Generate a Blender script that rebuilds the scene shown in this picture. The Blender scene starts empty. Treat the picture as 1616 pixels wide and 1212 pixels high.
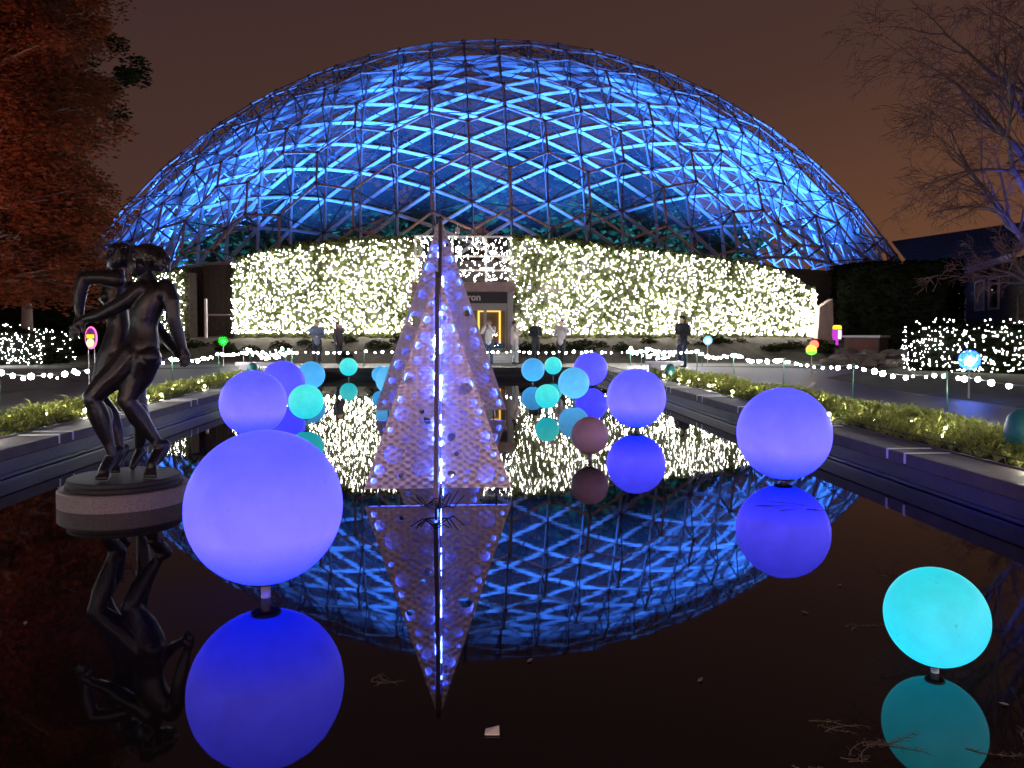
import bpy, bmesh, math, random
import numpy as np
from mathutils import Vector, Matrix, Quaternion
random.seed(7)
PI = math.pi
S = bpy.context.scene
COL = S.collection

# ------------------------------------------------------------------ camera
EYE = Vector((0.0, 0.0, 1.6))
FPX = 1250.0                                    # focal length in pixels of the 1616 px wide picture
YAW, PITCH = math.atan(75 / 1250), math.radians(2)
SHIFT = 606 - 521 - FPX * math.tan(PITCH)
cam = bpy.data.cameras.new('camera')
cam.sensor_width = 36.0
cam.lens = FPX / 1616 * 36
cam.shift_y = -SHIFT / 1616
cam.clip_start, cam.clip_end = 0.05, 2000
co = bpy.data.objects.new('camera', cam)
COL.objects.link(co)
co.location = EYE
co.rotation_euler = (PI / 2 - PITCH, 0, -YAW)
S.camera = co

# ------------------------------------------------------------------ world: night sky with city glow
W = bpy.data.worlds.new('World')
S.world = W
W.use_nodes = True
nt = W.node_tree
nt.nodes.clear()
o_ = nt.nodes.new('ShaderNodeOutputWorld')
bg = nt.nodes.new('ShaderNodeBackground')
tc = nt.nodes.new('ShaderNodeTexCoord')
sep = nt.nodes.new('ShaderNodeSeparateXYZ')
mx = nt.nodes.new('ShaderNodeMath'); mx.operation = 'MULTIPLY_ADD'
mx.inputs[1].default_value = -0.20
ra = nt.nodes.new('ShaderNodeValToRGB')
ra.color_ramp.elements[0].position = 0.0
ra.color_ramp.elements[0].color = (0.118, 0.050, 0.026, 1)
ra.color_ramp.elements[1].position = 0.62
ra.color_ramp.elements[1].color = (0.0375, 0.0195, 0.0190, 1)
e = ra.color_ramp.elements.new(0.20); e.color = (0.064, 0.030, 0.023, 1)
e = ra.color_ramp.elements.new(0.40); e.color = (0.046, 0.0228, 0.0205, 1)
nt.links.new(tc.outputs['Generated'], sep.inputs[0])
nt.links.new(sep.outputs['X'], mx.inputs[0])
nt.links.new(sep.outputs['Z'], mx.inputs[2])
nt.links.new(mx.outputs[0], ra.inputs[0])
nt.links.new(ra.outputs[0], bg.inputs[0])
bg.inputs[1].default_value = 1.14
nt.links.new(bg.outputs[0], o_.inputs[0])

S.view_settings.view_transform = 'Standard'
S.view_settings.look = 'None'
S.view_settings.exposure = 0.0
S.view_settings.gamma = 1.0
S.view_settings.use_curve_mapping = False
S.render.engine = 'CYCLES'
cy = S.cycles
cy.use_denoising = True
try:
    cy.denoiser = 'OPENIMAGEDENOISE'
    cy.denoising_input_passes = 'RGB_ALBEDO_NORMAL'
except Exception:
    pass
cy.use_light_tree = True
cy.max_bounces = 6
cy.diffuse_bounces = 2
cy.glossy_bounces = 4
cy.transmission_bounces = 4
cy.transparent_max_bounces = 16
cy.sample_clamp_indirect = 4.0
cy.caustics_reflective = False
cy.caustics_refractive = False

# ------------------------------------------------------------------ helpers
_fw = Vector((math.sin(YAW) * math.cos(PITCH), math.cos(YAW) * math.cos(PITCH), -math.sin(PITCH)))
_rt = Vector((math.cos(YAW), -math.sin(YAW), 0))
_up = _rt.cross(_fw)
def ray(x, y): return _fw + _rt * ((x - 808) / FPX) - _up * ((y - (606 - SHIFT)) / FPX)
def at(x, y, Y):
    r = ray(x, y); return EYE + r * (Y / r.y)
def proj(P):
    v = Vector(P) - EYE; d = v.dot(_fw)
    return 808 + FPX * v.dot(_rt) / d, 606 - SHIFT - FPX * v.dot(_up) / d, d

ORDS = 'first second third fourth fifth sixth seventh eighth ninth tenth eleventh twelfth thirteenth fourteenth fifteenth sixteenth seventeenth eighteenth nineteenth twentieth'.split()
ORG = {}                                        # world origin of every object used as a parent
def empty(name, loc, label, cat, group=None):
    o = bpy.data.objects.new(name, None)
    COL.objects.link(o)
    o.location = loc
    o.empty_display_size = 0.1
    ORG[o.name] = Vector(loc)
    o['label'] = label; o['category'] = cat
    if group: o['group'] = group
    return o
def tag(o, label=None, cat=None, group=None, kind=None):
    if label: o['label'] = label
    if cat: o['category'] = cat
    if group: o['group'] = group
    if kind: o['kind'] = kind
    return o
def link(name, me, mat=None, parent=None, loc=None):
    """link a mesh; its vertices are local to loc (top level) or to the parent's origin"""
    o = bpy.data.objects.new(name, me)
    COL.objects.link(o)
    if mat and not me.materials: me.materials.append(mat)
    if parent is not None:
        o.parent = parent
        ORG[o.name] = ORG[parent.name].copy()
        if loc is not None:
            o.location = Vector(loc) - ORG[parent.name]; ORG[o.name] = Vector(loc)
    else:
        if loc is not None: o.location = loc
        ORG[o.name] = Vector(loc) if loc is not None else Vector()
    return o
def frame_of(d):
    d = Vector(d).normalized()
    a = Vector((0, 0, 1)) if abs(d.z) < 0.9 else Vector((1, 0, 0))
    u = d.cross(a).normalized()
    return u, d.cross(u).normalized()
class MB:
    def __init__(s): s.v, s.f = [], []
    def add(s, vs, fs):
        n = len(s.v); s.v += [tuple(p) for p in vs]; s.f += [tuple(i + n for i in q) for q in fs]; return s
    def box(s, lo, hi):
        x0, y0, z0 = lo; x1, y1, z1 = hi
        return s.add([(x0,y0,z0),(x1,y0,z0),(x1,y1,z0),(x0,y1,z0),(x0,y0,z1),(x1,y0,z1),(x1,y1,z1),(x0,y1,z1)],
                     [(0,3,2,1),(4,5,6,7),(0,1,5,4),(1,2,6,5),(2,3,7,6),(3,0,4,7)])
    def obox(s, c, a, b, d):
        c, a, b, d = Vector(c), Vector(a), Vector(b), Vector(d)
        vs = [c + a*i + b*j + d*k for k in (-1,1) for i, j in ((-1,-1),(1,-1),(1,1),(-1,1))]
        return s.add(vs, [(0,3,2,1),(4,5,6,7),(0,1,5,4),(1,2,6,5),(2,3,7,6),(3,0,4,7)])
    def bar(s, p, q, w, h, up=(0,0,1)):
        p, q = Vector(p), Vector(q); d = q - p
        side = d.cross(Vector(up)).normalized(); n = side.cross(d).normalized()
        return s.obox((p+q)/2, d/2, side*(w/2), n*(h/2))
    def tube(s, pts, rs, n=8, cap=True):
        pts = [Vector(p) for p in pts]
        if not hasattr(rs, '__len__'): rs = [rs]*len(pts)
        vs, fs = [], []
        u = None
        for i, p in enumerate(pts):
            d = (pts[min(i+1, len(pts)-1)] - pts[max(i-1, 0)])
            if d.length < 1e-9: d = Vector((0,0,1))
            d.normalize()
            if u is None: u, w = frame_of(d)
            else:
                u = (u - d*u.dot(d)); u = u.normalized() if u.length > 1e-6 else frame_of(d)[0]
                w = d.cross(u)
            for k in range(n):
                t = 2*PI*k/n; vs.append(p + (u*math.cos(t) + w*math.sin(t))*rs[i])
        for i in range(len(pts)-1):
            for k in range(n):
                a, b = i*n+k, i*n+(k+1)%n; fs.append((a, b, b+n, a+n))
        if cap:
            fs.append(tuple(range(n-1, -1, -1))); fs.append(tuple((len(pts)-1)*n + k for k in range(n)))
        return s.add(vs, fs)
    def lathe(s, prof, c=(0,0,0), n=32):
        """prof: list of (r, z) from bottom to top"""
        vs, fs = [], []; c = Vector(c)
        for r, z in prof:
            for k in range(n):
                t = 2*PI*k/n; vs.append(c + Vector((r*math.cos(t), r*math.sin(t), z)))
        for i in range(len(prof)-1):
            for k in range(n):
                a, b = i*n+k, i*n+(k+1)%n; fs.append((a, b, b+n, a+n))
        fs.append(tuple(range(n-1, -1, -1))); fs.append(tuple((len(prof)-1)*n + k for k in range(n)))
        return s.add(vs, fs)
    def ball(s, c, r, n=12, m=8, M=None):
        rx, ry, rz = (r, r, r) if not hasattr(r, '__len__') else r
        c = Vector(c); vs, fs = [], []
        for i in range(1, m):
            a = PI*i/m
            for k in range(n):
                t = 2*PI*k/n
                p = Vector((rx*math.sin(a)*math.cos(t), ry*math.sin(a)*math.sin(t), rz*math.cos(a)))
                vs.append(c + (M @ p if M else p))
        top, bot = len(vs), len(vs)+1
        for z in (rz, -rz):
            p = Vector((0,0,z)); vs.append(c + (M @ p if M else p))
        for i in range(m-2):
            for k in range(n):
                a, b = i*n+k, i*n+(k+1)%n; fs.append((a, a+n, b+n, b))
        for k in range(n):
            fs.append((top, k, (k+1)%n)); l = (m-2)*n; fs.append((bot, l+(k+1)%n, l+k))
        return s.add(vs, fs)
    def octa(s, c, r):
        x, y, z = c
        return s.add([(x+r,y,z),(x-r,y,z),(x,y+r,z),(x,y-r,z),(x,y,z+r),(x,y,z-r)],
                     [(0,2,4),(2,1,4),(1,3,4),(3,0,4),(2,0,5),(1,2,5),(3,1,5),(0,3,5)])
    def mesh(s, name, off=Vector(), smooth=False):
        me = bpy.data.meshes.new(name)
        off = Vector(off)
        me.from_pydata([(p[0]-off.x, p[1]-off.y, p[2]-off.z) for p in s.v], [], s.f)
        if smooth: me.polygons.foreach_set('use_smooth', [True]*len(me.polygons))
        me.update()
        return me
    def build(s, name, mat, parent=None, smooth=False, loc=None):
        """verts are WORLD coordinates"""
        if parent is not None:
            return link(name, s.mesh(name, ORG[parent.name], smooth), mat, parent)
        L = Vector(loc) if loc is not None else Vector()
        return link(name, s.mesh(name, L, smooth), mat, None, L)

# remeshed bodies: capsules and ellipsoids fused into one continuous skin
class Flesh:
    def __init__(s): s.b = MB()
    def cap(s, p, r, q, r2, n=12):
        p, q = Vector(p), Vector(q); d = q - p; L = d.length
        if L < 1e-6: s.b.ball(p, max(r, r2), n, 8); return s
        u = d / L
        pts, rs = [], []
        for a in (-80, -50, -25): pts.append(p + u*r*math.sin(math.radians(a))); rs.append(r*math.cos(math.radians(a)))
        pts += [p, q]; rs += [r, r2]
        for a in (25, 50, 80): pts.append(q + u*r2*math.sin(math.radians(a))); rs.append(r2*math.cos(math.radians(a)))
        s.b.tube(pts, rs, n); return s
    def chain(s, pts, rs):
        for i in range(len(pts)-1): s.cap(pts[i], rs[i], pts[i+1], rs[i+1])
        return s
    def loft(s, cs, rx, ry, n=20, sub=5):
        """smooth trunk of oval sections; cs centres, rx half width, ry half depth"""
        def cr(a, t):
            i = min(int(t), len(a)-2); f = t-i; p0, p1, p2, p3 = a[max(i-1,0)], a[i], a[i+1], a[min(i+2,len(a)-1)]
            return 0.5*((2*p1) + (p2-p0)*f + (2*p0-5*p1+4*p2-p3)*f*f + (3*p1-p0-3*p2+p3)*f**3)
        N = (len(cs)-1)*sub; vs, fs = [], []
        for k in range(N+1):
            t = k/sub; c = cr(cs, t); a, b = cr(rx, t), cr(ry, t)
            for j in range(n):
                q = 2*PI*j/n; vs.append(Vector(c) + Vector((a*math.cos(q), b*math.sin(q), 0)))
        for k in range(N):
            for j in range(n):
                x, y = k*n+j, k*n+(j+1)%n; fs.append((x, y, y+n, x+n))
        fs += [tuple(range(n-1,-1,-1)), tuple(N*n+j for j in range(n))]
        s.b.add(vs, fs); return s
    def ell(s, c, r, M=None):
        s.b.ball(c, r, 16, 10, M); return s
    def build(s, name, mat, parent, voxel=0.012, smooth=4):
        me = s.b.mesh('tmp'); o = bpy.data.objects.new('tmp', me); COL.objects.link(o)
        m = o.modifiers.new('r', 'REMESH'); m.mode = 'VOXEL'; m.voxel_size = voxel; m.use_smooth_shade = True
        k = o.modifiers.new('s', 'SMOOTH'); k.factor = 0.5; k.iterations = smooth
        dg = bpy.context.evaluated_depsgraph_get()
        me2 = bpy.data.meshes.new_from_object(o.evaluated_get(dg), depsgraph=dg)
        bpy.data.objects.remove(o); bpy.data.meshes.remove(me)
        me2.name = name
        off = ORG[parent.name]
        me2.transform(Matrix.Translation(-off))
        me2.polygons.foreach_set('use_smooth', [True]*len(me2.polygons))
        me2.materials.clear()
        return link(name, me2, mat, parent)

# ------------------------------------------------------------------ materials
MATS = {}
def mat(name, col, rough=0.6, metal=0.0, var=0.0, scale=8.0, bump=0.0, bscale=30.0, spec=0.5, col2=None, coat=0.0):
    if name in MATS: return MATS[name]
    m = bpy.data.materials.new(name); m.use_nodes = True
    t = m.node_tree; p = t.nodes['Principled BSDF']
    p.inputs['Base Color'].default_value = (*col, 1)
    p.inputs['Roughness'].default_value = rough
    p.inputs['Metallic'].default_value = metal
    p.inputs['Specular IOR Level'].default_value = spec
    p.inputs['Coat Weight'].default_value = coat
    if var or col2:
        g = t.nodes.new('ShaderNodeTexCoord'); n = t.nodes.new('ShaderNodeTexNoise')
        n.inputs['Scale'].default_value = scale; n.inputs['Detail'].default_value = 6; n.inputs['Roughness'].default_value = 0.65
        r = t.nodes.new('ShaderNodeValToRGB')
        r.color_ramp.elements[0].position = 0.32; r.color_ramp.elements[1].position = 0.7
        if col2 is None:
            c0 = tuple(c*(1-var) for c in col); c1 = tuple(min(1, c*(1+var)) for c in col)
        else: c0, c1 = col, col2
        r.color_ramp.elements[0].color = (*c0, 1); r.color_ramp.elements[1].color = (*c1, 1)
        t.links.new(g.outputs['Object'], n.inputs['Vector']); t.links.new(n.outputs['Fac'], r.inputs[0])
        t.links.new(r.outputs[0], p.inputs['Base Color'])
    if bump:
        g = t.nodes.new('ShaderNodeTexCoord'); n = t.nodes.new('ShaderNodeTexNoise')
        n.inputs['Scale'].default_value = bscale; n.inputs['Detail'].default_value = 5
        b = t.nodes.new('ShaderNodeBump'); b.inputs['Strength'].default_value = bump; b.inputs['Distance'].default_value = 0.02
        t.links.new(g.outputs['Object'], n.inputs['Vector']); t.links.new(n.outputs['Fac'], b.inputs['Height'])
        t.links.new(b.outputs[0], p.inputs['Normal'])
    MATS[name] = m
    return m
def emit(name, col, strength):
    if name in MATS: return MATS[name]
    m = bpy.data.materials.new(name); m.use_nodes = True
    t = m.node_tree; t.nodes.clear()
    o = t.nodes.new('ShaderNodeOutputMaterial'); e = t.nodes.new('ShaderNodeEmission')
    e.inputs[0].default_value = (*col, 1); e.inputs[1].default_value = strength
    t.links.new(e.outputs[0], o.inputs[0])
    MATS[name] = m
    return m
def leafmat(name, c0, c1, transl=0.35):
    if name in MATS: return MATS[name]
    m = bpy.data.materials.new(name); m.use_nodes = True
    t = m.node_tree; t.nodes.clear()
    o = t.nodes.new('ShaderNodeOutputMaterial'); d = t.nodes.new('ShaderNodeBsdfDiffuse'); tr = t.nodes.new('ShaderNodeBsdfTranslucent')
    mix = t.nodes.new('ShaderNodeMixShader'); mix.inputs[0].default_value = transl
    g = t.nodes.new('ShaderNodeTexCoord'); n = t.nodes.new('ShaderNodeTexNoise'); n.inputs['Scale'].default_value = 2.5; n.inputs['Detail'].default_value = 8; n.inputs['Roughness'].default_value = 0.8
    r = t.nodes.new('ShaderNodeValToRGB'); r.color_ramp.elements[0].position = 0.35; r.color_ramp.elements[1].position = 0.65
    r.color_ramp.elements[0].color = (*c0, 1); r.color_ramp.elements[1].color = (*c1, 1)
    t.links.new(g.outputs['Object'], n.inputs['Vector']); t.links.new(n.outputs['Fac'], r.inputs[0])
    for s in (d, tr): t.links.new(r.outputs[0], s.inputs[0])
    t.links.new(d.outputs[0], mix.inputs[1]); t.links.new(tr.outputs[0], mix.inputs[2]); t.links.new(mix.outputs[0], o.inputs[0])
    MATS[name] = m
    return m

def water_mat():
    m = bpy.data.materials.new('pool_water'); m.use_nodes = True
    t = m.node_tree; t.nodes.clear()
    o = t.nodes.new('ShaderNodeOutputMaterial')
    d = t.nodes.new('ShaderNodeBsdfDiffuse'); d.inputs[0].default_value = (0.008, 0.006, 0.006, 1)
    g = t.nodes.new('ShaderNodeBsdfGlossy'); g.inputs['Roughness'].default_value = 0.022; g.inputs[0].default_value = (0.95, 0.95, 0.97, 1)
    fr = t.nodes.new('ShaderNodeFresnel'); fr.inputs[0].default_value = 1.5
    mix = t.nodes.new('ShaderNodeMixShader')
    c = t.nodes.new('ShaderNodeTexCoord'); mp = t.nodes.new('ShaderNodeMapping'); mp.inputs['Scale'].default_value = (0.9, 2.2, 1)
    n = t.nodes.new('ShaderNodeTexNoise'); n.inputs['Scale'].default_value = 3.0; n.inputs['Detail'].default_value = 2
    b = t.nodes.new('ShaderNodeBump'); b.inputs['Strength'].default_value = 0.018; b.inputs['Distance'].default_value = 0.01
    t.links.new(c.outputs['Object'], mp.inputs[0]); t.links.new(mp.outputs[0], n.inputs['Vector'])
    t.links.new(n.outputs['Fac'], b.inputs['Height'])
    for s in (g, fr): t.links.new(b.outputs[0], s.inputs['Normal'])
    t.links.new(fr.outputs[0], mix.inputs[0]); t.links.new(d.outputs[0], mix.inputs[1]); t.links.new(g.outputs[0], mix.inputs[2])
    t.links.new(mix.outputs[0], o.inputs[0])
    return m

def globe_mat(name, low, high, foot=None):
    """lit plastic globe: its glow is graded by colour as if lamp-lit from the foot; faint scuffs"""
    m = bpy.data.materials.new(name); m.use_nodes = True
    t = m.node_tree; p = t.nodes['Principled BSDF']
    p.inputs['Base Color'].default_value = (0.08, 0.08, 0.09, 1); p.inputs['Roughness'].default_value = 0.55; p.inputs['Specular IOR Level'].default_value = 0.25
    c = t.nodes.new('ShaderNodeTexCoord'); s = t.nodes.new('ShaderNodeSeparateXYZ')
    r = t.nodes.new('ShaderNodeValToRGB')
    r.color_ramp.elements[0].position = 0.0; r.color_ramp.elements[0].color = (*low, 1)
    r.color_ramp.elements[1].position = 0.85; r.color_ramp.elements[1].color = (*high, 1)
    if foot:
        r.color_ramp.elements[0].color = (*foot, 1); q = r.color_ramp.elements.new(0.36); q.color = (*low, 1); q = r.color_ramp.elements.new(0.2); q.color = (*[a*.45+b*.55 for a, b in zip(low, foot)], 1)  # underside glow coloured deeper blue for its reflection in the water
    n = t.nodes.new('ShaderNodeTexNoise'); n.inputs['Scale'].default_value = 5; n.inputs['Detail'].default_value = 7; n.inputs['Roughness'].default_value = 0.7
    mr = t.nodes.new('ShaderNodeMapRange'); mr.inputs[1].default_value = 0.3; mr.inputs[2].default_value = 0.7; mr.inputs[3].default_value = 0.86; mr.inputs[4].default_value = 1.1
    t.links.new(c.outputs['Generated'], s.inputs[0]); t.links.new(s.outputs['Z'], r.inputs[0])
    t.links.new(c.outputs['Object'], n.inputs['Vector']); t.links.new(n.outputs['Fac'], mr.inputs[0])
    n3 = t.nodes.new('ShaderNodeTexNoise'); n3.inputs['Scale'].default_value = 38; n3.inputs['Detail'].default_value = 3
    m3 = t.nodes.new('ShaderNodeMapRange'); m3.inputs[1].default_value = 0.66; m3.inputs[2].default_value = 0.78; m3.inputs[3].default_value = 1.0; m3.inputs[4].default_value = 0.72
    mu = t.nodes.new('ShaderNodeMath'); mu.operation = 'MULTIPLY'
    t.links.new(c.outputs['Object'], n3.inputs['Vector']); t.links.new(n3.outputs['Fac'], m3.inputs[0])
    t.links.new(mr.outputs[0], mu.inputs[0]); t.links.new(m3.outputs[0], mu.inputs[1])
    t.links.new(r.outputs[0], p.inputs['Emission Color']); t.links.new(mu.outputs[0], p.inputs['Emission Strength'])
    return m

def metal_sheet_mat(name, cell):
    """swirl-ground aluminium: staggered rows of soft burnish marks tilt the shine"""
    m = bpy.data.materials.new(name); m.use_nodes = True
    t = m.node_tree; p = t.nodes['Principled BSDF']; L = t.links.new
    p.inputs['Base Color'].default_value = (0.80, 0.72, 0.73, 1); p.inputs['Metallic'].default_value = 0.65
    c = t.nodes.new('ShaderNodeTexCoord'); s = t.nodes.new('ShaderNodeSeparateXYZ')
    nz = t.nodes.new('ShaderNodeTexNoise'); nz.inputs['Scale'].default_value = 7; nz.inputs['Detail'].default_value = 4
    L(c.outputs['Object'], s.inputs[0]); L(c.outputs['Object'], nz.inputs['Vector'])
    def M(op, a, b=None, k=None):
        n = t.nodes.new('ShaderNodeMath'); n.operation = op
        for i, v in enumerate((a, b, k)):
            if v is None: continue
            if isinstance(v, (int, float)): n.inputs[i].default_value = v
            else: L(v, n.inputs[i])
        return n.outputs[0]
    u = M('ADD', s.outputs['X'], s.outputs['Y'])
    wob = M('MULTIPLY', M('SUBTRACT', nz.outputs['Fac'], 0.5), 3.2)
    h = M('MULTIPLY', M('SINE', M('MULTIPLY_ADD', u, PI/cell, wob)), M('SINE', M('MULTIPLY_ADD', s.outputs['Z'], PI/(cell*0.62), wob)))
    n2 = t.nodes.new('ShaderNodeTexNoise'); n2.inputs['Scale'].default_value = 90; n2.inputs['Detail'].default_value = 3
    L(c.outputs['Object'], n2.inputs['Vector'])
    hh = M('MULTIPLY_ADD', n2.outputs['Fac'], 0.35, h)
    b = t.nodes.new('ShaderNodeBump'); b.inputs['Strength'].default_value = 0.55; b.inputs['Distance'].default_value = 0.010*cell/0.07
    L(hh, b.inputs['Height']); L(b.outputs[0], p.inputs['Normal'])
    mr = t.nodes.new('ShaderNodeMapRange'); mr.inputs[1].default_value = -1; mr.inputs[3].default_value = 0.62; mr.inputs[4].default_value = 0.36
    L(h, mr.inputs[0]); L(mr.outputs[0], p.inputs['Roughness'])
    return m

def glass_mat(name, tint=(0.9, 0.95, 1.0), dust=0.10, refl=0.10, dcol=(0.8, 0.85, 0.9)):
    m = bpy.data.materials.new(name); m.use_nodes = True
    t = m.node_tree; t.nodes.clear()
    o = t.nodes.new('ShaderNodeOutputMaterial')
    tr = t.nodes.new('ShaderNodeBsdfTransparent'); tr.inputs[0].default_value = (*tint, 1)
    du = t.nodes.new('ShaderNodeBsdfTranslucent'); du.inputs[0].default_value = (*dcol, 1)
    gl = t.nodes.new('ShaderNodeBsdfGlossy'); gl.inputs['Roughness'].default_value = 0.03
    m1 = t.nodes.new('ShaderNodeMixShader'); m1.inputs[0].default_value = dust
    m2 = t.nodes.new('ShaderNodeMixShader'); m2.inputs[0].default_value = refl
    t.links.new(tr.outputs[0], m1.inputs[1]); t.links.new(du.outputs[0], m1.inputs[2])
    t.links.new(m1.outputs[0], m2.inputs[1]); t.links.new(gl.outputs[0], m2.inputs[2]); t.links.new(m2.outputs[0], o.inputs[0])
    MATS[name] = m
    return m

M_lawn = mat('lawn_turf', (0.034, 0.038, 0.017), 0.9, var=0.5, scale=3, bump=0.8, bscale=60)
M_asph = mat('asphalt', (0.034, 0.031, 0.034), 0.5, var=0.35, scale=25, bump=0.35, bscale=120)
M_stone = mat('coping_stone', (0.085, 0.066, 0.053), 0.65, var=0.3, scale=4, bump=0.25, bscale=40)
M_poolwall = mat('pool_wall_stone', (0.034, 0.023, 0.017), 0.5, var=0.45, scale=2.5, bump=0.2, bscale=30)
M_joint = mat('pale_sealant', (0.82, 0.82, 0.84), 0.5)
M_white = mat('pale_limestone', (0.62, 0.61, 0.60), 0.7, var=0.12, scale=6, bump=0.1)
M_soil = mat('planting_soil', (0.035, 0.026, 0.018), 0.95, var=0.5, scale=4, bump=1.0, bscale=14)
M_bronze = mat('dark_bronze', (0.013, 0.011, 0.014), 0.36, metal=0.0, var=0.65, scale=14, bump=0.22, bscale=26, spec=0.6)
M_granite = mat('grey_granite', (0.27, 0.23, 0.22), 0.6, var=0.35, scale=70, bump=0.1, bscale=150)
M_alu = mat('aluminium_tube', (0.50, 0.33, 0.27), 0.5, metal=0.1, var=0.15, scale=1.5)
M_fin = mat('white_glazing_bar', (0.72, 0.74, 0.78), 0.5)
M_node = mat('dark_hub', (0.10, 0.09, 0.09), 0.5)
M_green = mat('green_stake', (0.04, 0.16, 0.09), 0.5)
M_wire = mat('dark_wire', (0.015, 0.02, 0.015), 0.6)
M_black = mat('black_metal', (0.012, 0.012, 0.013), 0.4)
M_pole = mat('clear_pole', (0.45, 0.45, 0.47), 0.25, metal=0.4)
M_teal = mat('teal_plastic', (0.03, 0.20, 0.19), 0.4)
M_lintel = mat('pink_concrete', (0.36, 0.25, 0.23), 0.7, var=0.2, scale=3)
M_frame = mat('door_frame_grey', (0.30, 0.28, 0.27), 0.45, metal=0.3)
M_sign = mat('dark_sign_board', (0.02, 0.016, 0.016), 0.5)
M_letter = mat('sign_letter', (0.55, 0.48, 0.44), 0.5)
M_brick = mat('dark_red_brick', (0.16, 0.055, 0.045), 0.8, var=0.3, scale=10, bump=0.3)
M_rock = mat('grey_rock', (0.17, 0.15, 0.13), 0.85, var=0.4, scale=7, bump=0.6, bscale=12)
M_shing = mat('dark_shingle', (0.020, 0.011, 0.006), 0.9, var=0.4, scale=2)
M_siding = mat('dark_siding', (0.014, 0.009, 0.006), 0.85, var=0.3, scale=1)
M_bark = mat('grey_bark', (0.15, 0.115, 0.105), 0.85, var=0.4, scale=5, bump=0.6, bscale=25)
M_glass = glass_mat('dome_glass', dust=0.026, refl=0.06)
M_dglass = glass_mat('door_glass', dust=0.06, refl=0.12)
M_yew = leafmat('yew_leaf', (0.003, 0.004, 0.002), (0.007, 0.009, 0.004), 0.2)
M_ivy = leafmat('ivy_leaf', (0.06, 0.085, 0.025), (0.17, 0.19, 0.07), 0.3)
M_grass = leafmat('lily_turf', (0.14, 0.20, 0.035), (0.50, 0.50, 0.16), 0.25)
M_rust = leafmat('russet_leaf', (0.09, 0.033, 0.018), (0.21, 0.075, 0.036), 0.4)
M_dleaf = leafmat('dark_leaf', (0.012, 0.018, 0.008), (0.03, 0.036, 0.014), 0.3)
M_trop = leafmat('tropical_leaf', (0.012, 0.04, 0.010), (0.035, 0.08, 0.018), 0.3)
M_sheet = metal_sheet_mat('swirled_aluminium', 0.055)
M_sheet2 = metal_sheet_mat('coarse_swirled_aluminium', 0.085)
E_fairy = emit('fairy_bulb_glow', (1.0, 0.95, 0.84), 95)
E_bulb = emit('string_bulb_glow', (0.93, 0.92, 1.0), 150)
E_ground = emit('ground_bulb_glow', (1.0, 0.95, 0.74), 420)
E_led = emit('blue_led_glow', (0.06, 0.10, 1.0), 60)
E_ledw = emit('pale_led_glow', (0.09, 0.16, 1.0), 330)

# ------------------------------------------------------------------ ground, pool, paths
GZ = 0.30                                       # ground level; water is z = 0
PX0, PX1, PY0, PY1 = -4.95, 4.56, 0.9, 27.1      # inner faces of the pool
CW = 0.50                                       # coping width
CZ = 0.32
def sheet_with_hole(name, lo, hi, hlo, hhi, z, m):
    b = MB()
    X = [lo[0], hlo[0], hhi[0], hi[0]]; Y = [lo[1], hlo[1], hhi[1], hi[1]]
    for i in range(3):
        for j in range(3):
            if i == 1 and j == 1: continue
            b.add([(X[i],Y[j],z),(X[i+1],Y[j],z),(X[i+1],Y[j+1],z),(X[i],Y[j+1],z)], [(0,1,2,3)])
    return tag(b.build(name, m), kind='structure')
tag(sheet_with_hole('ground', (-500,-200), (500,800), (PX0-CW, PY0-CW), (PX1+CW, PY1+CW), GZ-0.012, M_lawn), kind='structure')
# asphalt walks either side of the pool and the court in front of the entrance
def ribbon(name, left, right, z, m):
    b = MB()
    for k in range(len(left)-1):
        b.add([(*left[k],z),(*right[k],z),(*right[k+1],z),(*left[k+1],z)], [(0,1,2,3)])
    return tag(b.build(name, m), kind='structure')
ribbon('path', [(7.05,-12),(7.05,8),(7.05,16),(7.05,24),(6.6,28.5)], [(9.3,-12),(9.3,8),(9.25,16),(9.8,21),(13.5,25.5)], GZ, M_asph)
ribbon('path', [(-9.25,-12),(-9.25,8),(-9.25,16),(-9.8,21),(-13.5,25.5)], [(-6.95,-12),(-6.95,8),(-6.95,16),(-6.95,24),(-6.5,28.5)], GZ, M_asph)
ribbon('terrace', [(PX0-CW-.06,23.6),(PX0-CW-.06,27.74)], [(-6.94,23.6),(-6.94,27.74)], GZ+.002, M_asph)
ribbon('terrace', [(7.04,23.6),(7.04,27.74)], [(PX1+CW+.06,23.6),(PX1+CW+.06,27.74)], GZ+.002, M_asph)
ribbon('court', [(-22,27.2),(-9,28.0),(-5.4,27.75),(5.1,27.75),(9,28.0),(22,26.8)], [(-22,29.4),(-9,30.6),(-5.4,31.2),(5.1,31.2),(9,30.4),(22,28.6)], GZ+0.004, M_asph)
tag(MB().add([(PX0-0.3,PY0-0.3,0),(PX1+0.3,PY0-0.3,0),(PX1+0.3,PY1+0.3,0),(PX0-0.3,PY1+0.3,0)], [(0,1,2,3)]).build('water', water_mat()), kind='structure')
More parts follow.
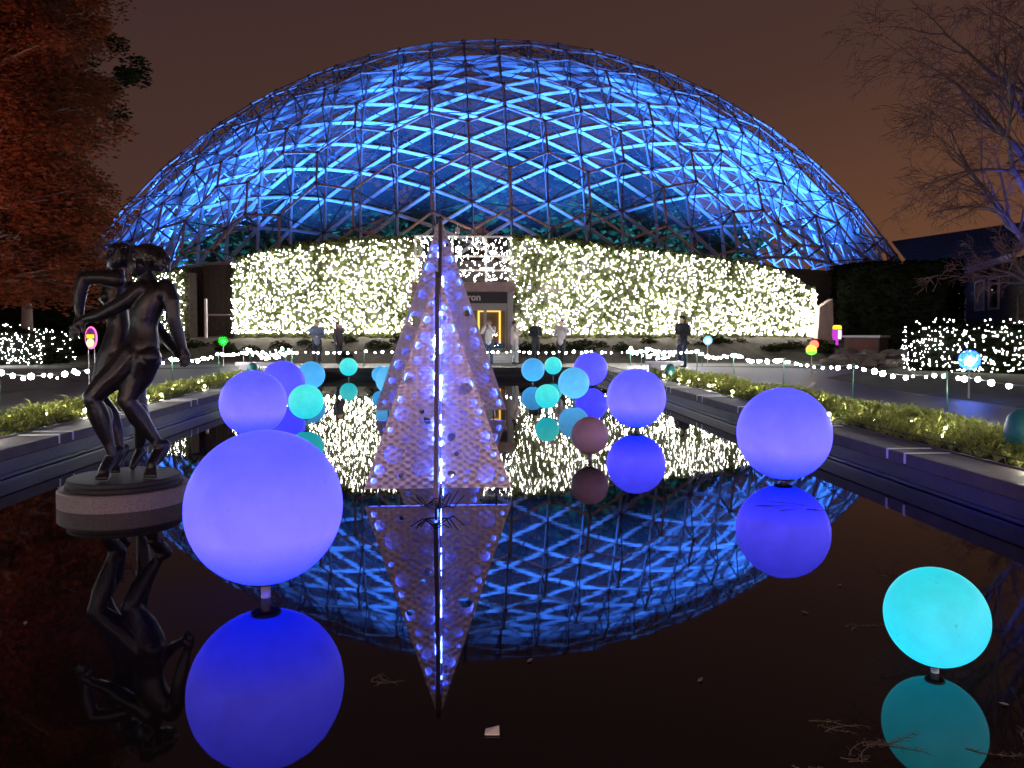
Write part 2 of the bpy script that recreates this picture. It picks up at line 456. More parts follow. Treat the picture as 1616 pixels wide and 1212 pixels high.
# pool surround: walls below, coping slabs on top, pale sealant strips at the joints
surround = MB()
pool = tag(MB().box((PX0-CW+0.02, PY0-CW+0.02, -0.5), (PX0-0.02, PY1+CW-0.02, 0.188)).build('pool_wall', M_poolwall), kind='structure')
tag(MB().box((PX1+0.02, PY0-CW+0.02, -0.5), (PX1+CW-0.02, PY1+CW-0.02, 0.188)).build('wall', M_poolwall, pool))
MB().box((PX0-0.015, PY1+0.02, -0.5), (PX1+0.015, PY1+CW-0.02, 0.188)).build('wall', M_poolwall, pool)
MB().box((PX0-0.015, PY0-CW+0.02, -0.5), (PX1+0.015, PY0-0.02, 0.188)).build('wall', M_poolwall, pool)
for x0, x1 in ((PX0-0.018, PX0+0.012), (PX1-0.012, PX1+0.018)):            # narrow dark strip in place of the groove just over the water
    MB().box((x0, PY0, 0.012), (x1, PY1, 0.040)).build('ledge', mat('dark_strip_stone', (0.02,0.017,0.015), 0.35), pool)
MB().box((PX0+0.014, PY1-0.012, 0.012), (PX1-0.014, PY1+0.018, 0.040)).build('ledge', MATS['dark_strip_stone'], pool)
def slab(lo, hi):
    b = MB().box(lo, hi)
    me = b.mesh('coping_slab')
    bm = bmesh.new(); bm.from_mesh(me)
    bmesh.ops.bevel(bm, geom=bm.edges[:], offset=0.008, segments=1, affect='EDGES')
    bm.to_mesh(me); bm.free()
    return link('coping_slab', me, M_stone, pool)
for side in (0, 1):
    xa, xb = (PX0-CW, PX0) if side == 0 else (PX1, PX1+CW)
    y = 1.25 if side else 0.95
    edges = []
    while y < PY1+CW-0.4:
        edges.append((y, min(y+1.98, PY1+CW))); y += 2.0
        edges.append((y, min(y+0.32, PY1+CW))); y += 0.34
    slab((xa, PY0-CW, 0.19), (xb, edges[0][0]-0.012, CZ))
    for k, (a, b) in enumerate(edges):
        if b - a < 0.05: continue
        slab((xa, a, 0.19 + 0.0006*(k % 3)), (xb, b, CZ + random.uniform(-0.003, 0.003)))
        xi = xb if side == 0 else xa
        sgn = 1 if side == 0 else -1
        if a < PY1:
            j = MB().box((min(xa+0.02, xa+0.02), a-0.030, CZ-0.05), (xb-0.02, a+0.006, CZ+0.006))
            j.box((min(xi-sgn*.021, xi+sgn*0.006), a-0.030, 0.215), (max(xi-sgn*.021, xi+sgn*0.006), a+0.006, CZ+0.0055))
            j.build('joint_strip', M_joint, pool)
x = PX0
while x < PX1-0.1:
    x2 = min(x+1.98, PX1)
    slab((x+0.01, PY1, 0.19), (x2-0.01, PY1+CW, CZ-0.001)); x = x2
    if x < PX1-0.1: pass
slab((PX0+0.01, PY0-CW, 0.19), (PX1-0.01, PY0, CZ-0.001))
for x0, x1 in ((PX0-CW-0.05, PX0-CW-0.012), (PX1+CW+0.012, PX1+CW+0.05)):       # edging strip between coping and bed
    tag(MB().box((x0, PY0-CW, 0.05), (x1, PY1+CW, CZ+0.015)).build('edging_strip', M_black, pool))

# beds of lily turf either side
def turf(name, x0, x1, y0, y1, label):
    soil = ribbon('bed_soil', [(x0,y0),(x0,y1)], [(x1,y0),(x1,y1)], GZ-0.004, M_soil)
    rnd = random.Random(name)
    vs, fs = [], []
    y = y0
    while y < y1:
        dens = 90 if y < 9 else 60 if y < 16 else 38
        for _ in range(dens):
            cx, cy_ = rnd.uniform(x0+0.05, x1-0.05), rnd.uniform(y, y+0.42)
            edge = min(cx-x0, x1-cx)
            h = rnd.uniform(0.08, 0.175) * (0.75 + 0.5*min(1, edge/0.4)) * (0.8+0.35*math.sin(cx*5.1+cy_*2.3)*math.sin(cy_*3.7-cx))
            nb = 5 if y < 16 else 4
            for k in range(nb):
                a = rnd.uniform(0, 2*PI); w = rnd.uniform(0.007, 0.013)*(1 if y < 10 else 1.5); l = h*rnd.uniform(0.7, 1.35); o = rnd.uniform(0.6, 1.9)*l
                dx, dy = math.cos(a), math.sin(a); sx, sy = -dy*w, dx*w
                n = len(vs)
                z = GZ
                vs += [(cx-sx,cy_-sy,z),(cx+sx,cy_+sy,z),(cx+dx*o*.45+sx,cy_+dy*o*.45+sy,z+l*.8),(cx+dx*o*.45-sx,cy_+dy*o*.45-sy,z+l*.8),(cx+dx*o,cy_+dy*o,z+l*rnd.uniform(.35,.95))]
                fs += [(n,n+1,n+2,n+3),(n+3,n+2,n+4)]
        y += 0.42
    b = MB(); b.v, b.f = vs, fs
    return tag(b.build(name, M_grass), label, 'grass', kind='stuff')
turf('lily_turf', PX1+CW+0.06, 7.0, 1.5, 23.5, 'strip of lily turf between the pool coping and the walk with the blue globe')
turf('lily_turf', -6.9, PX0-CW-0.06, 1.5, 23.5, 'strip of lily turf behind the bronze dancers')

# ------------------------------------------------------------------ glass dome
DC = Vector((2.65, 66.0, -11.9)); DR = 35.15
dome = empty('glass_dome', (2.65, 66.0, GZ), 'great domed glasshouse of hexagonal tubes lit blue from inside', 'greenhouse')
A_ = 2.52
UOFF, VOFF = -0.55, 0.35
def sph(u, v, R):
    L = math.hypot(u, v)
    th = L / DR
    if L < 1e-9: return DC + Vector((0, 0, R))
    return DC + Vector((math.sin(th)*u/L, math.sin(th)*v/L, math.cos(th))) * R
nodes = {}
NN = 24
RMAX = DR*math.radians(62.6)
for i in range(-NN, NN+1):
    for j in range(-2*NN, 2*NN+1):
        u = i*A_*math.sqrt(3)/2 + UOFF; v = (j + 0.5*(i % 2))*A_ + VOFF
        az_ = math.degrees(math.atan2(v, u))             # the shell comes lower where no wall stands before it
        if math.hypot(u, v) < (RMAX if -127 < az_ < -53 else DR*math.radians(67.5)): nodes[(i, j)] = (u, v)
def nbrs(i, j):
    o = 1 if i % 2 else 0
    return [(i, j+1), (i+1, j+o), (i+1, j-1+o)]
def is_centre(i, j):
    # every third node of the triangular net is the middle of an outer hexagon
    q = i; r = j - (i - (i & 1))//2
    return (r - q) % 3 == 0
R_IN, R_OUT = DR-0.95, DR
edges = [(a, b) for a in nodes for b in nbrs(*a) if b in nodes]
tris = []
for (i, j) in nodes:
    o = 1 if i % 2 else 0
    for t in (((i,j),(i,j+1),(i+1,j+o)), ((i,j),(i+1,j+o),(i+1,j-1+o))):
        if all(k in nodes for k in t): tris.append(t)
def screen_len(p, q):
    a, b = proj(p), proj(q)
    if a[2] < 1 or b[2] < 1: return 0
    L = math.hypot(a[0]-b[0], a[1]-b[1])
    m = (Vector(p)+Vector(q))/2
    n = (m - DC).normalized()
    facing = n.dot((EYE - m).normalized())
    vis = (-20 < a[0] < 1636) and a[1] < 430
    return L if (vis and facing > -0.05) else 0.001*L
def unit_bar():
    me = bpy.data.meshes.new('strut'); b = MB().box((-.5,-.5,-.5), (.5,.5,.5))
    me.from_pydata(b.v, [], b.f); me.update(); return me
def unit_tube(n=8):
    b = MB().tube([(0,0,-.5),(0,0,.5)], 0.5, n)
    me = bpy.data.meshes.new('tube'); me.from_pydata(b.v, [], b.f)
    return me
def place_bar(name, me, p, q, w, h, up, parent):
    o = bpy.data.objects.new(name, me); COL.objects.link(o); o.parent = parent
    d = q - p; z = d.normalized(); x = z.cross(up).normalized(); y = z.cross(x).normalized()
    M = Matrix((x*w, y*h, z*d.length)).transposed().to_4x4()
    M.translation = (p+q)/2 - ORG[parent.name]
    o.matrix_local = M
    return o
# inner glazing bars: deep fins whose lower sides catch the floodlights
FIN_W, FIN_D = 0.07, 0.19
fin_me = unit_bar(); fin_me.materials.append(M_fin)
inner = []
for a, b in edges:
    p, q = sph(*nodes[a], R_IN-FIN_D/2), sph(*nodes[b], R_IN-FIN_D/2)
    inner.append((screen_len(p, q), p, q))
inner.sort(key=lambda t: -t[0])
rest = MB()
for k, (L, p, q) in enumerate(inner):
    up = ((p+q)/2 - DC).normalized()
    if k < 300: place_bar('glazing_bar', fin_me, p, q, FIN_W, FIN_D, up, dome)
    else: rest.bar(p, q, FIN_W, FIN_D, up)
tag(rest.build('glazing_bar', M_fin, dome), kind='stuff')
# panes
pl = []
for t in tris:
    P = [sph(*nodes[k], R_IN+0.02) for k in t]
    c = (P[0]+P[1]+P[2])/3
    ar = screen_len(P[0], P[1]) + screen_len(P[1], P[2]) + screen_len(P[2], P[0])
    pl.append((ar, [c + (p-c)*0.975 for p in P]))
pl.sort(key=lambda t: -t[0])
rest = MB()
for k, (ar, P) in enumerate(pl):
    n = (P[1]-P[0]).cross(P[2]-P[0]).normalized()
    if n.dot(P[0]-DC) < 0: P = [P[0], P[2], P[1]]
    if k < 300: MB().add(P, [(0,1,2)]).build('pane', M_glass, dome)
    else: rest.add(P, [(0,1,2)])
tag(rest.build('pane', M_glass, dome), kind='stuff')
# outer honeycomb of tubes
tube_me = unit_tube(); tube_me.materials.append(M_alu)
outer = []
for a, b in edges:
    if is_centre(*a) or is_centre(*b): continue
    p, q = sph(*nodes[a], R_OUT), sph(*nodes[b], R_OUT)
    outer.append((screen_len(p, q), p, q))
outer.sort(key=lambda t: -t[0])
rest = MB()
for k, (L, p, q) in enumerate(outer):
    if k < 300: place_bar('outer_tube', tube_me, p, q, 0.125, 0.125, ((p+q)/2-DC).normalized(), dome)
    else: rest.tube([p, q], 0.075, 6, cap=False)
if rest.v: tag(rest.build('outer_tube', M_alu, dome), kind='stuff')
# web members from every outer joint down to the inner net, thin rods and hubs: too fine to pick apart
rods, posts, hubs = MB(), MB(), MB()
for (i, j), uv in nodes.items():
    pi = sph(*uv, R_IN+0.03)
    for nb in [(i,j+1),(i,j-1),(i+1,j+(1 if i%2 else 0)),(i+1,j-1+(1 if i%2 else 0)),(i-1,j+(1 if i%2 else 0)),(i-1,j-1+(1 if i%2 else 0))]:
        if nb not in nodes: continue
        if is_centre(i, j) and not is_centre(*nb): rods.tube([pi, sph(*nodes[nb], R_OUT)], 0.030, 4, cap=False)
    if not is_centre(i, j):
        posts.tube([pi, sph(*uv, R_OUT)], 0.055, 6, cap=False)
        hubs.ball(sph(*uv, R_OUT), 0.12, 6, 4)
    else: hubs.ball(pi, 0.11, 6, 4)
tag(rods.build('web_rod', M_node, dome), kind='stuff')
tag(posts.build('joint_post', M_node, dome), kind='stuff')
tag(hubs.build('joint_hub', M_node, dome), kind='stuff')
ringw = MB()
ringw.lathe([(29.95, GZ-.2),(29.95, 4.75)], (DC.x, DC.y, 0), 96); ringw.f = ringw.f[:-2]
ringw.build('base_wall', mat('dome_base_concrete', (0.10,0.085,0.08), 0.8, var=0.3), dome)
# blue floodlights standing on the floor inside, aimed up along the shell
fl_body = MB().lathe([(0.16,0),(0.16,0.05),(0.05,0.08),(0.05,0.35),(0.20,0.42),(0.26,0.62)], n=16)
for k in range(18):
    az = 2*PI*(k+0.5)/18
    r0 = 23.5
    if math.sin(az) > 0.45: continue               # none behind the tall planting at the back
    base = Vector((DC.x + r0*math.cos(az), DC.y + r0*math.sin(az), 1.0))
    f = link('floodlight', fl_body.mesh('floodlight'), M_black, None, base)
    tag(f, 'small black floodlight on the floor inside the dome throwing blue light', 'floodlight', 'blue floodlights inside the dome')
    li = bpy.data.lights.new('blue_lamp', 'SPOT'); li.energy = 48000; li.color = (0.04, 0.205, 1.0)
    li.spot_size = math.radians(104); li.spot_blend = 0.9; li.shadow_soft_size = 0.25
    lo = bpy.data.objects.new('lamp', li); COL.objects.link(lo); lo.parent = f
    lo.location = (0, 0, 0.75)
    d = Vector((math.cos(az)*0.05, math.sin(az)*0.05, 1)).normalized()
    lo.rotation_euler = d.to_track_quat('-Z', 'Y').to_euler()
tag(MB().lathe([(31.0, GZ-0.005), (31.0, 1.0)], (DC.x, DC.y, 0), 64).build('conservatory_floor', M_soil), kind='structure')
# tropical trees inside
def foliage_mass(b, c, r, n, size, rnd, squash=1.0):
    for _ in range(n):
        d = Vector((rnd.gauss(0,1), rnd.gauss(0,1), rnd.gauss(0,1))).normalized()
        p = Vector(c) + Vector((d.x*r, d.y*r, d.z*r*squash)) * rnd.uniform(0.35, 1.0)**0.6
        a = Vector((rnd.gauss(0,1), rnd.gauss(0,1), rnd.gauss(0,1))).normalized(); u, w = frame_of(a)
        s = size*rnd.uniform(0.6, 1.4)
        b.add([p-u*s, p-w*s*.5, p+u*s, p+w*s*.5], [(0,1,2,3)])
spots = [(-13,50,8), (-7,47,9), (-1.5,46.5,10), (4.5,47,9), (10,48,10), (16,51,8), (-17,56,9), (-9,56,13), (-2,55,12), (5,54,14), (12,57,13), (19,58,9), (-4,64,16), (8,66,16), (-13,66,13), (18,68,13)]
kinds_ = ['low broad', 'spreading', 'feathery', 'round-headed', 'leaning', 'squat', 'bushy', 'tall narrow', 'dense', 'tall broad', 'open-crowned', 'small round', 'tallest dark', 'tall shady', 'wide-crowned', 'rearmost tall']
for k, (x, y, h) in enumerate(spots):
    rnd = random.Random(k+50)
    t = empty('tropical_tree', (x, y, 1.0), f'{kinds_[k]} tropical tree dimly seen behind the glass of the dome', 'tree', 'tropical trees inside the dome')
    tr = MB().tube([(x,y,1.0),(x+0.2,y,1+h*.45),(x,y+0.2,1+h*.85)], [0.22,0.16,0.06], 8); tr.build('trunk', M_bark, t, True)
    b = MB()
    for q in range(10):
        c = Vector((x+rnd.uniform(-2.4,2.4), y+rnd.uniform(-1.8,1.8), 1+h*rnd.uniform(0.35,0.95)))
        foliage_mass(b, c, rnd.uniform(1.3,2.3), 150, 0.30, rnd, 0.75)
    b.build('crown', M_trop, t)

# ------------------------------------------------------------------ curved walls of ivy hung with fairy lights
RW = 31.5
def on_ring(px, R=RW):
    """angle and point where the sight line through picture column px meets the ring wall"""
    r = ray(px, 521); d = Vector((r.x, r.y)).normalized(); c = Vector((DC.x, DC.y))
    b = d.dot(c); disc = b*b - (c.length_squared - R*R)
    t = b - math.sqrt(max(disc, 0)); p = d*t
    return math.atan2(p.y - c.y, p.x - c.x), p
def ring_pt(ang, R): return DC.x + R*math.cos(ang), DC.y + R*math.sin(ang)
def zof(py, px): 
    _, p = on_ring(px); q = at(px, py, p.y); return q.z
def ivy_wall(label, pts, seed, n_bulb, n_leaf):
    """pts: list of (px, ytop, ybottom) along the wall"""
    rnd = random.Random(seed)
    st = [(on_ring(px)[0], zof(t, px), zof(bm_, px)) for px, t, bm_ in pts]
    st.sort()
    mid = st[len(st)//2]
    root = empty('ivy_wall', (*ring_pt(mid[0], RW), GZ), label, 'hedge', 'fairy-lit ivy walls round the dome')
    A = np.array([s[0] for s in st]); T = np.array([s[1] for s in st]); B = np.array([s[2] for s in st])
    core = MB(); N = max(6, int((A[-1]-A[0])*RW/0.6))
    aa = np.linspace(A[0], A[-1], N+1)
    prev = None
    vs, fs = [], []
    for k, a in enumerate(aa):
        zt = float(np.interp(a, A, T)) - 0.12
        for R, z in ((RW-0.12, GZ-0.3), (RW-0.12, zt), (RW-0.55, zt), (RW-0.55, GZ-0.3)):
            vs.append((*ring_pt(a, R), z))
        if k:
            for q in range(4):
                n0 = (k-1)*4; fs.append((n0+q, n0+(q+1)%4, n0+4+(q+1)%4, n0+4+q))
    fs += [(3,2,1,0), tuple(len(vs)-4+q for q in range(4))]
    core.add(vs, fs); core.build('masonry', mat('wall_masonry', (0.16,0.14,0.12), 0.85, var=0.3), root)
    lv = MB()
    for _ in range(n_leaf):
        a = rnd.uniform(A[0], A[-1]); zt = float(np.interp(a, A, T)); zb = float(np.interp(a, A, B))-0.25
        z = rnd.uniform(zb, zt + 0.10*rnd.random()) if rnd.random() < 0.9 else zt + rnd.uniform(-0.05, 0.16)
        R = RW + rnd.uniform(-0.10, 0.14) - (0.3*rnd.random() if z > zt-0.02 else 0)
        x, y = ring_pt(a, R)
        n = Vector((math.cos(a)+rnd.gauss(0,.45), math.sin(a)+rnd.gauss(0,.45), rnd.gauss(0.15,.5))).normalized(); u, w = frame_of(n)
        s = rnd.uniform(0.055, 0.12); t_ = rnd.uniform(0, 2*PI); u, w = u*math.cos(t_)+w*math.sin(t_), w*math.cos(t_)-u*math.sin(t_)
        p = Vector((x,y,z))
        lv.add([p-u*s, p-w*s*.75+n*s*.25, p+u*s, p+w*s*.75+n*s*.25], [(0,1,2),(0,2,3)])
    lv.build('foliage', M_ivy, root)
    bl = MB(); strands = []
    for _ in range(n_bulb):
        a = rnd.uniform(A[0]+.001, A[-1]-.001); zt = float(np.interp(a, A, T)); zb = float(np.interp(a, A, B))
        f = rnd.random(); f = f**1.25
        z = zb + (zt-zb)*f
        # draped strands bunch the bulbs into uneven veils
        if rnd.random() < 0.30*(0.5+0.5*math.sin(a*RW*1.35+1.3*math.sin(z*1.1))) * (0.4+0.6*f): continue
        x, y = ring_pt(a, RW+rnd.uniform(0.12, 0.22))
        bl.octa((x, y, z), rnd.uniform(0.011, 0.023))
    tag(bl.build('fairy_light', E_fairy, root), kind='stuff')
    return root
ivy_wall('long ivy wall of white fairy lights at the far side of the doorway from the bronze dancers', [(803,376,527),(830,376,527),(910,385,527),(1100,405,528),(1210,422,528),(1240,432,529),(1285,462,530)], 1, 3700, 9500)
ivy_wall('ivy wall of white fairy lights between the doorway and the dark gate', [(664,376,526),(600,379,526),(540,382,526),(470,389,526),(400,402,526),(369,414,526)], 2, 2600, 6500)
ivy_wall('short ivy wall of fairy lights partly hidden behind the bronze dancers', [(297,426,524),(255,430,524),(212,436,524)], 3, 420, 2200)
# planting bank at the foot of the walls
def bank(a0, a1):
    b = MB(); N = 60; rnd = random.Random(int(a0*100))
    prof = [(RW-0.6, 1.30), (RW+0.5, 1.22), (RW+1.6, 0.95), (RW+2.9, 0.55), (RW+3.9, GZ-0.02)]
    vs, fs = [], []
    for k in range(N+1):
        a = a0 + (a1-a0)*k/N
        for R, z in prof: vs.append((*ring_pt(a, R), z + (rnd.uniform(-.07,.07) if z > GZ else 0)))
        if k:
            m = len(prof)
            for q in range(m-1): fs.append(((k-1)*m+q, (k-1)*m+q+1, k*m+q+1, k*m+q))
    b.add(vs, fs); return tag(b.build('planting_bank', M_soil, None, True), kind='structure')
aR0, aR1 = on_ring(812)[0], on_ring(1330)[0]
aL0, aL1 = on_ring(120)[0], on_ring(655)[0]
bank(aR0, aR1); bank(aL0, aL1)
def shrub(b, c, r, n, rnd, size=0.06):
    for _ in range(n):
        d = Vector((rnd.gauss(0,1), rnd.gauss(0,1), abs(rnd.gauss(0,1)))).normalized()
        p = Vector(c) + Vector((d.x*r, d.y*r, d.z*r*0.8))*rnd.uniform(0.5,1.05)
        n_ = Vector((rnd.gauss(0,1), rnd.gauss(0,1), rnd.gauss(0.6,1))).normalized(); u, w = frame_of(n_); s = size*rnd.uniform(.6,1.5)
        b.add([p-u*s, p-w*s*.45, p+u*s, p+w*s*.45], [(0,1,2,3)])
shr_me = []
for k in range(3):
    rnd = random.Random(k+9); b = MB()
    shrub(b, (0,0,0), 0.42, 260, rnd, 0.055); shrub(b, (0.3,0.1,0), 0.3, 130, rnd, 0.055)
    b.tube([(0,0,-0.15),(0.02,0,0.2)], [0.03,0.015], 5)
    me = b.mesh('low_shrub'); me.materials.append(M_dleaf); shr_me.append(me)
rnd = random.Random(33)
for a0, a1, n, where in ((aR0, on_ring(1270)[0], 20, 'right of the doorway'), (on_ring(310)[0], aL1, 14, 'left of the doorway')):
    for k in range(n):
        a = a0 + (a1-a0)*(k+0.5)/n; R = RW + rnd.uniform(0.9, 3.0); f = (R-RW)/3.9
        o = bpy.data.objects.new('low_shrub', shr_me[k % 3]); COL.objects.link(o)
        o.location = (*ring_pt(a, R), 1.25 - 0.95*f**1.2 - 0.05); o.rotation_euler.z = rnd.uniform(0, 6.28); s = rnd.uniform(0.7, 1.35); o.scale = (s, s, s*rnd.uniform(0.8, 1.2))
        tag(o, f'{ORDS[k if where[0]=="r" else n-1-k]} low dark shrub from the doorway, on the bank {where}', 'shrub', f'low shrubs on the bank {where}')
# dark timber gate set back between two lit walls
ga0, ga1 = on_ring(299)[0], on_ring(368)[0]
gate = empty('dark_gate', (*ring_pt((ga0+ga1)/2, RW-0.5), GZ), 'dark recessed gate with pale latch post between two lit ivy walls', 'gate')
M_gate = mat('dark_timber', (0.05, 0.042, 0.034), 0.8, var=0.4, scale=6)
bk = MB(); P_, Q_ = ring_pt(ga0-.012, RW-1.1), ring_pt(ga1+.012, RW-1.1)
bk.add([(*P_,GZ),(*Q_,GZ),(*Q_,zof(420,335)),(*P_,zof(420,335))], [(0,1,2,3)]); bk.build('backing_wall', M_gate, gate)
for k in range(7):
    a, b_ = ga0 + (ga1-ga0)*k/7, ga0 + (ga1-ga0)*(k+0.94)/7
    p, q = Vector((*ring_pt(a, RW-0.9), 0)), Vector((*ring_pt(b_, RW-0.9), 0))
    zt = zof(415, 335); bb = MB(); d = (q-p)/2; c = (p+q)/2; n = Vector((-d.y, d.x, 0)).normalized()
    bb.obox((c.x, c.y, (1.2+zt)/2), d, n*0.03, (0,0,(zt-1.2)/2)); bb.build('board', M_gate, gate)
p = at(325, 500, 36.2); MB().box((p.x-0.05, p.y-0.05, 1.25), (p.x+0.05, p.y+0.05, 3.0)).build('latch_post', M_white, gate)
p = at(345, 497, 36.2); MB().box((p.x-0.45, p.y-0.03, 2.25), (p.x+0.5, p.y+0.03, 2.32)).build('rail', M_frame, gate)

# ------------------------------------------------------------------ entrance
EY = 34.2
ent = empty('entrance', (0, EY, GZ), 'pale pink entrance portal with dark name board over glass doors', 'doorway')
xl, xr = -2.05, 1.98
step = [(31.6, 0.42), (31.95, 0.54), (32.3, 0.66)]
for y, z in step:
    tag(MB().box((xl-0.4, y, GZ-0.1), (xr+0.4, y+0.4 if z < 0.66 else EY+2.5, z)).build('step', M_white), kind='structure')
for x in (xl-0.12, xr-0.12): MB().box((x, EY-0.1, 0.66), (x+0.24, EY+0.2, 3.24)).build('post', M_frame, ent)
MB().box((xl-0.2, EY-0.22, 3.25), (xr+0.2, EY+0.4, 3.66)).build('lintel', M_lintel, ent)
sb = MB().box((xl+0.14, EY-0.12, 2.76), (xr-0.14, EY-0.02, 3.235)).build('name_board', M_sign, ent)
tcu = bpy.data.curves.new('lettering', 'FONT'); tcu.body = 'Climatron'; tcu.size = 0.40; tcu.extrude = 0.008; tcu.align_x = 'CENTER'; tcu.align_y = 'CENTER'; tcu.offset = 0.012
tob = bpy.data.objects.new('tmp', tcu); COL.objects.link(tob)
dg = bpy.context.evaluated_depsgraph_get()
tme = bpy.data.meshes.new_from_object(tob.evaluated_get(dg), depsgraph=dg)
bpy.data.objects.remove(tob)
tme.transform(Matrix.Rotation(PI/2, 4, 'X')); tme.transform(Matrix.Translation(Vector((-0.12, EY-0.131, 3.0)) - ORG[sb.name])); tme.materials.clear()
link('lettering', tme, M_letter, sb)
MB().box((xl+0.13, EY-0.06, 2.55), (xr-0.13, EY+0.10, 2.75)).build('door_head', M_frame, ent)
for k in range(4):
    a = xl+0.16 + k*(xr-xl-0.32)/4; b_ = a + (xr-xl-0.32)/4
    fr = MB().box((a, EY, 0.66), (a+0.07, EY+0.06, 2.55)); fr.box((b_-0.07, EY, 0.66), (b_, EY+0.06, 2.55)); fr.box((a+0.07, EY+.002, 2.44), (b_-0.07, EY+0.058, 2.55)); fr.box((a+0.07, EY+.002, 0.66), (b_-0.07, EY+0.058, 0.82))
    dob = fr.build('door', M_frame, ent)
    MB().add([(a+.07,EY+.03,.82),(b_-.07,EY+.03,.82),(b_-.07,EY+.03,2.44),(a+.07,EY+.03,2.44)], [(0,1,2,3)]).build('pane', M_dglass, dob)
# lobby behind the doors, with a far door frame whose warm light is put in as glow
M_lob = mat('lobby_wall', (0.20, 0.15, 0.10), 0.8)
lob = MB().box((xl-0.2, EY+1.55, 0.66), (xr+0.2, EY+1.62, 3.25)).build('lobby_wall', M_lob, ent)
MB().box((xl-0.2, EY+0.45, 0.66), (xl-0.1, EY+1.55, 3.25)).build('lobby_wall', M_lob, ent)
MB().box((xr+0.1, EY+0.45, 0.66), (xr+0.2, EY+1.55, 3.25)).build('lobby_wall', M_lob, ent)
MB().box((xl-0.2, EY+0.45, 3.255), (xr+0.2, EY+1.62, 3.3)).build('lobby_ceiling', M_lob, ent)
wf = MB().box((0.6, EY+1.45, 0.7), (0.68, EY+1.54, 2.5)); wf.box((1.55, EY+1.45, 0.7), (1.63, EY+1.54, 2.5)); wf.box((0.68, EY+1.452, 2.42), (1.55, EY+1.538, 2.5))
wf.build('glowing_door_frame', emit('warm_frame_glow', (1.0, 0.58, 0.10), 2.2), ent)
# glazed screen with a light net above the lintel
for x in (xl-0.1, -0.55, 0.9, xr+0.02): MB().box((x, EY+0.30, 3.67), (x+0.08, EY+0.38, 5.65)).build('mullion', M_frame, ent)
for z in (4.15, 4.75, 5.6): MB().box((xl-0.1, EY+0.22, z), (xr+0.1, EY+0.29, z+0.08)).build('transom', M_frame, ent)
MB().add([(xl,EY+.34,3.67),(xr,EY+.34,3.67),(xr,EY+.34,5.6),(xl,EY+.34,5.6)], [(0,1,2,3)]).build('pane', M_dglass, ent)
net = MB(); rnd = random.Random(5)
for k in range(330):
    net.octa((rnd.uniform(xl-0.05, xr+0.05), EY+rnd.uniform(-0.05,0.15), rnd.uniform(3.72, 5.6)), rnd.uniform(0.013, 0.024))
tag(net.build('fairy_light', E_fairy, ent), kind='stuff')
p = at(722, 376, EY-0.3)
cb = empty('security_camera', (p.x, p.y, 5.69), 'small white camera box on a rod above the entrance', 'camera')
MB().box((p.x-0.09, p.y-0.08, 5.72), (p.x+0.09, p.y+0.10, 5.95)).build('housing', M_white, cb)
MB().tube([(p.x,p.y,5.951),(p.x,p.y,6.12)], 0.015, 6).build('rod', M_white, cb)
MB().box((p.x-0.04, p.y-0.02, 5.60), (p.x+0.04, p.y+0.5, 5.719)).build('bracket', M_frame, cb)

# buttress beside the wall's end
p = at(1300, 521, 37.0)
bt = MB().add([(p.x-0.35,p.y,GZ),(p.x+0.55,p.y,GZ),(p.x+0.55,p.y+0.5,GZ),(p.x-0.35,p.y+0.5,GZ),(p.x-0.2,p.y,2.7),(p.x+0.42,p.y,3.1),(p.x+0.42,p.y+0.5,3.1),(p.x-0.2,p.y+0.5,2.7)], [(0,3,2,1),(4,5,6,7),(0,1,5,4),(1,2,6,5),(2,3,7,6),(3,0,4,7)]).build('buttress', M_lintel, None, False, (p.x, p.y, GZ))
tag(bt, 'sloping pinkish stone buttress at the end of the long lit wall', 'buttress')

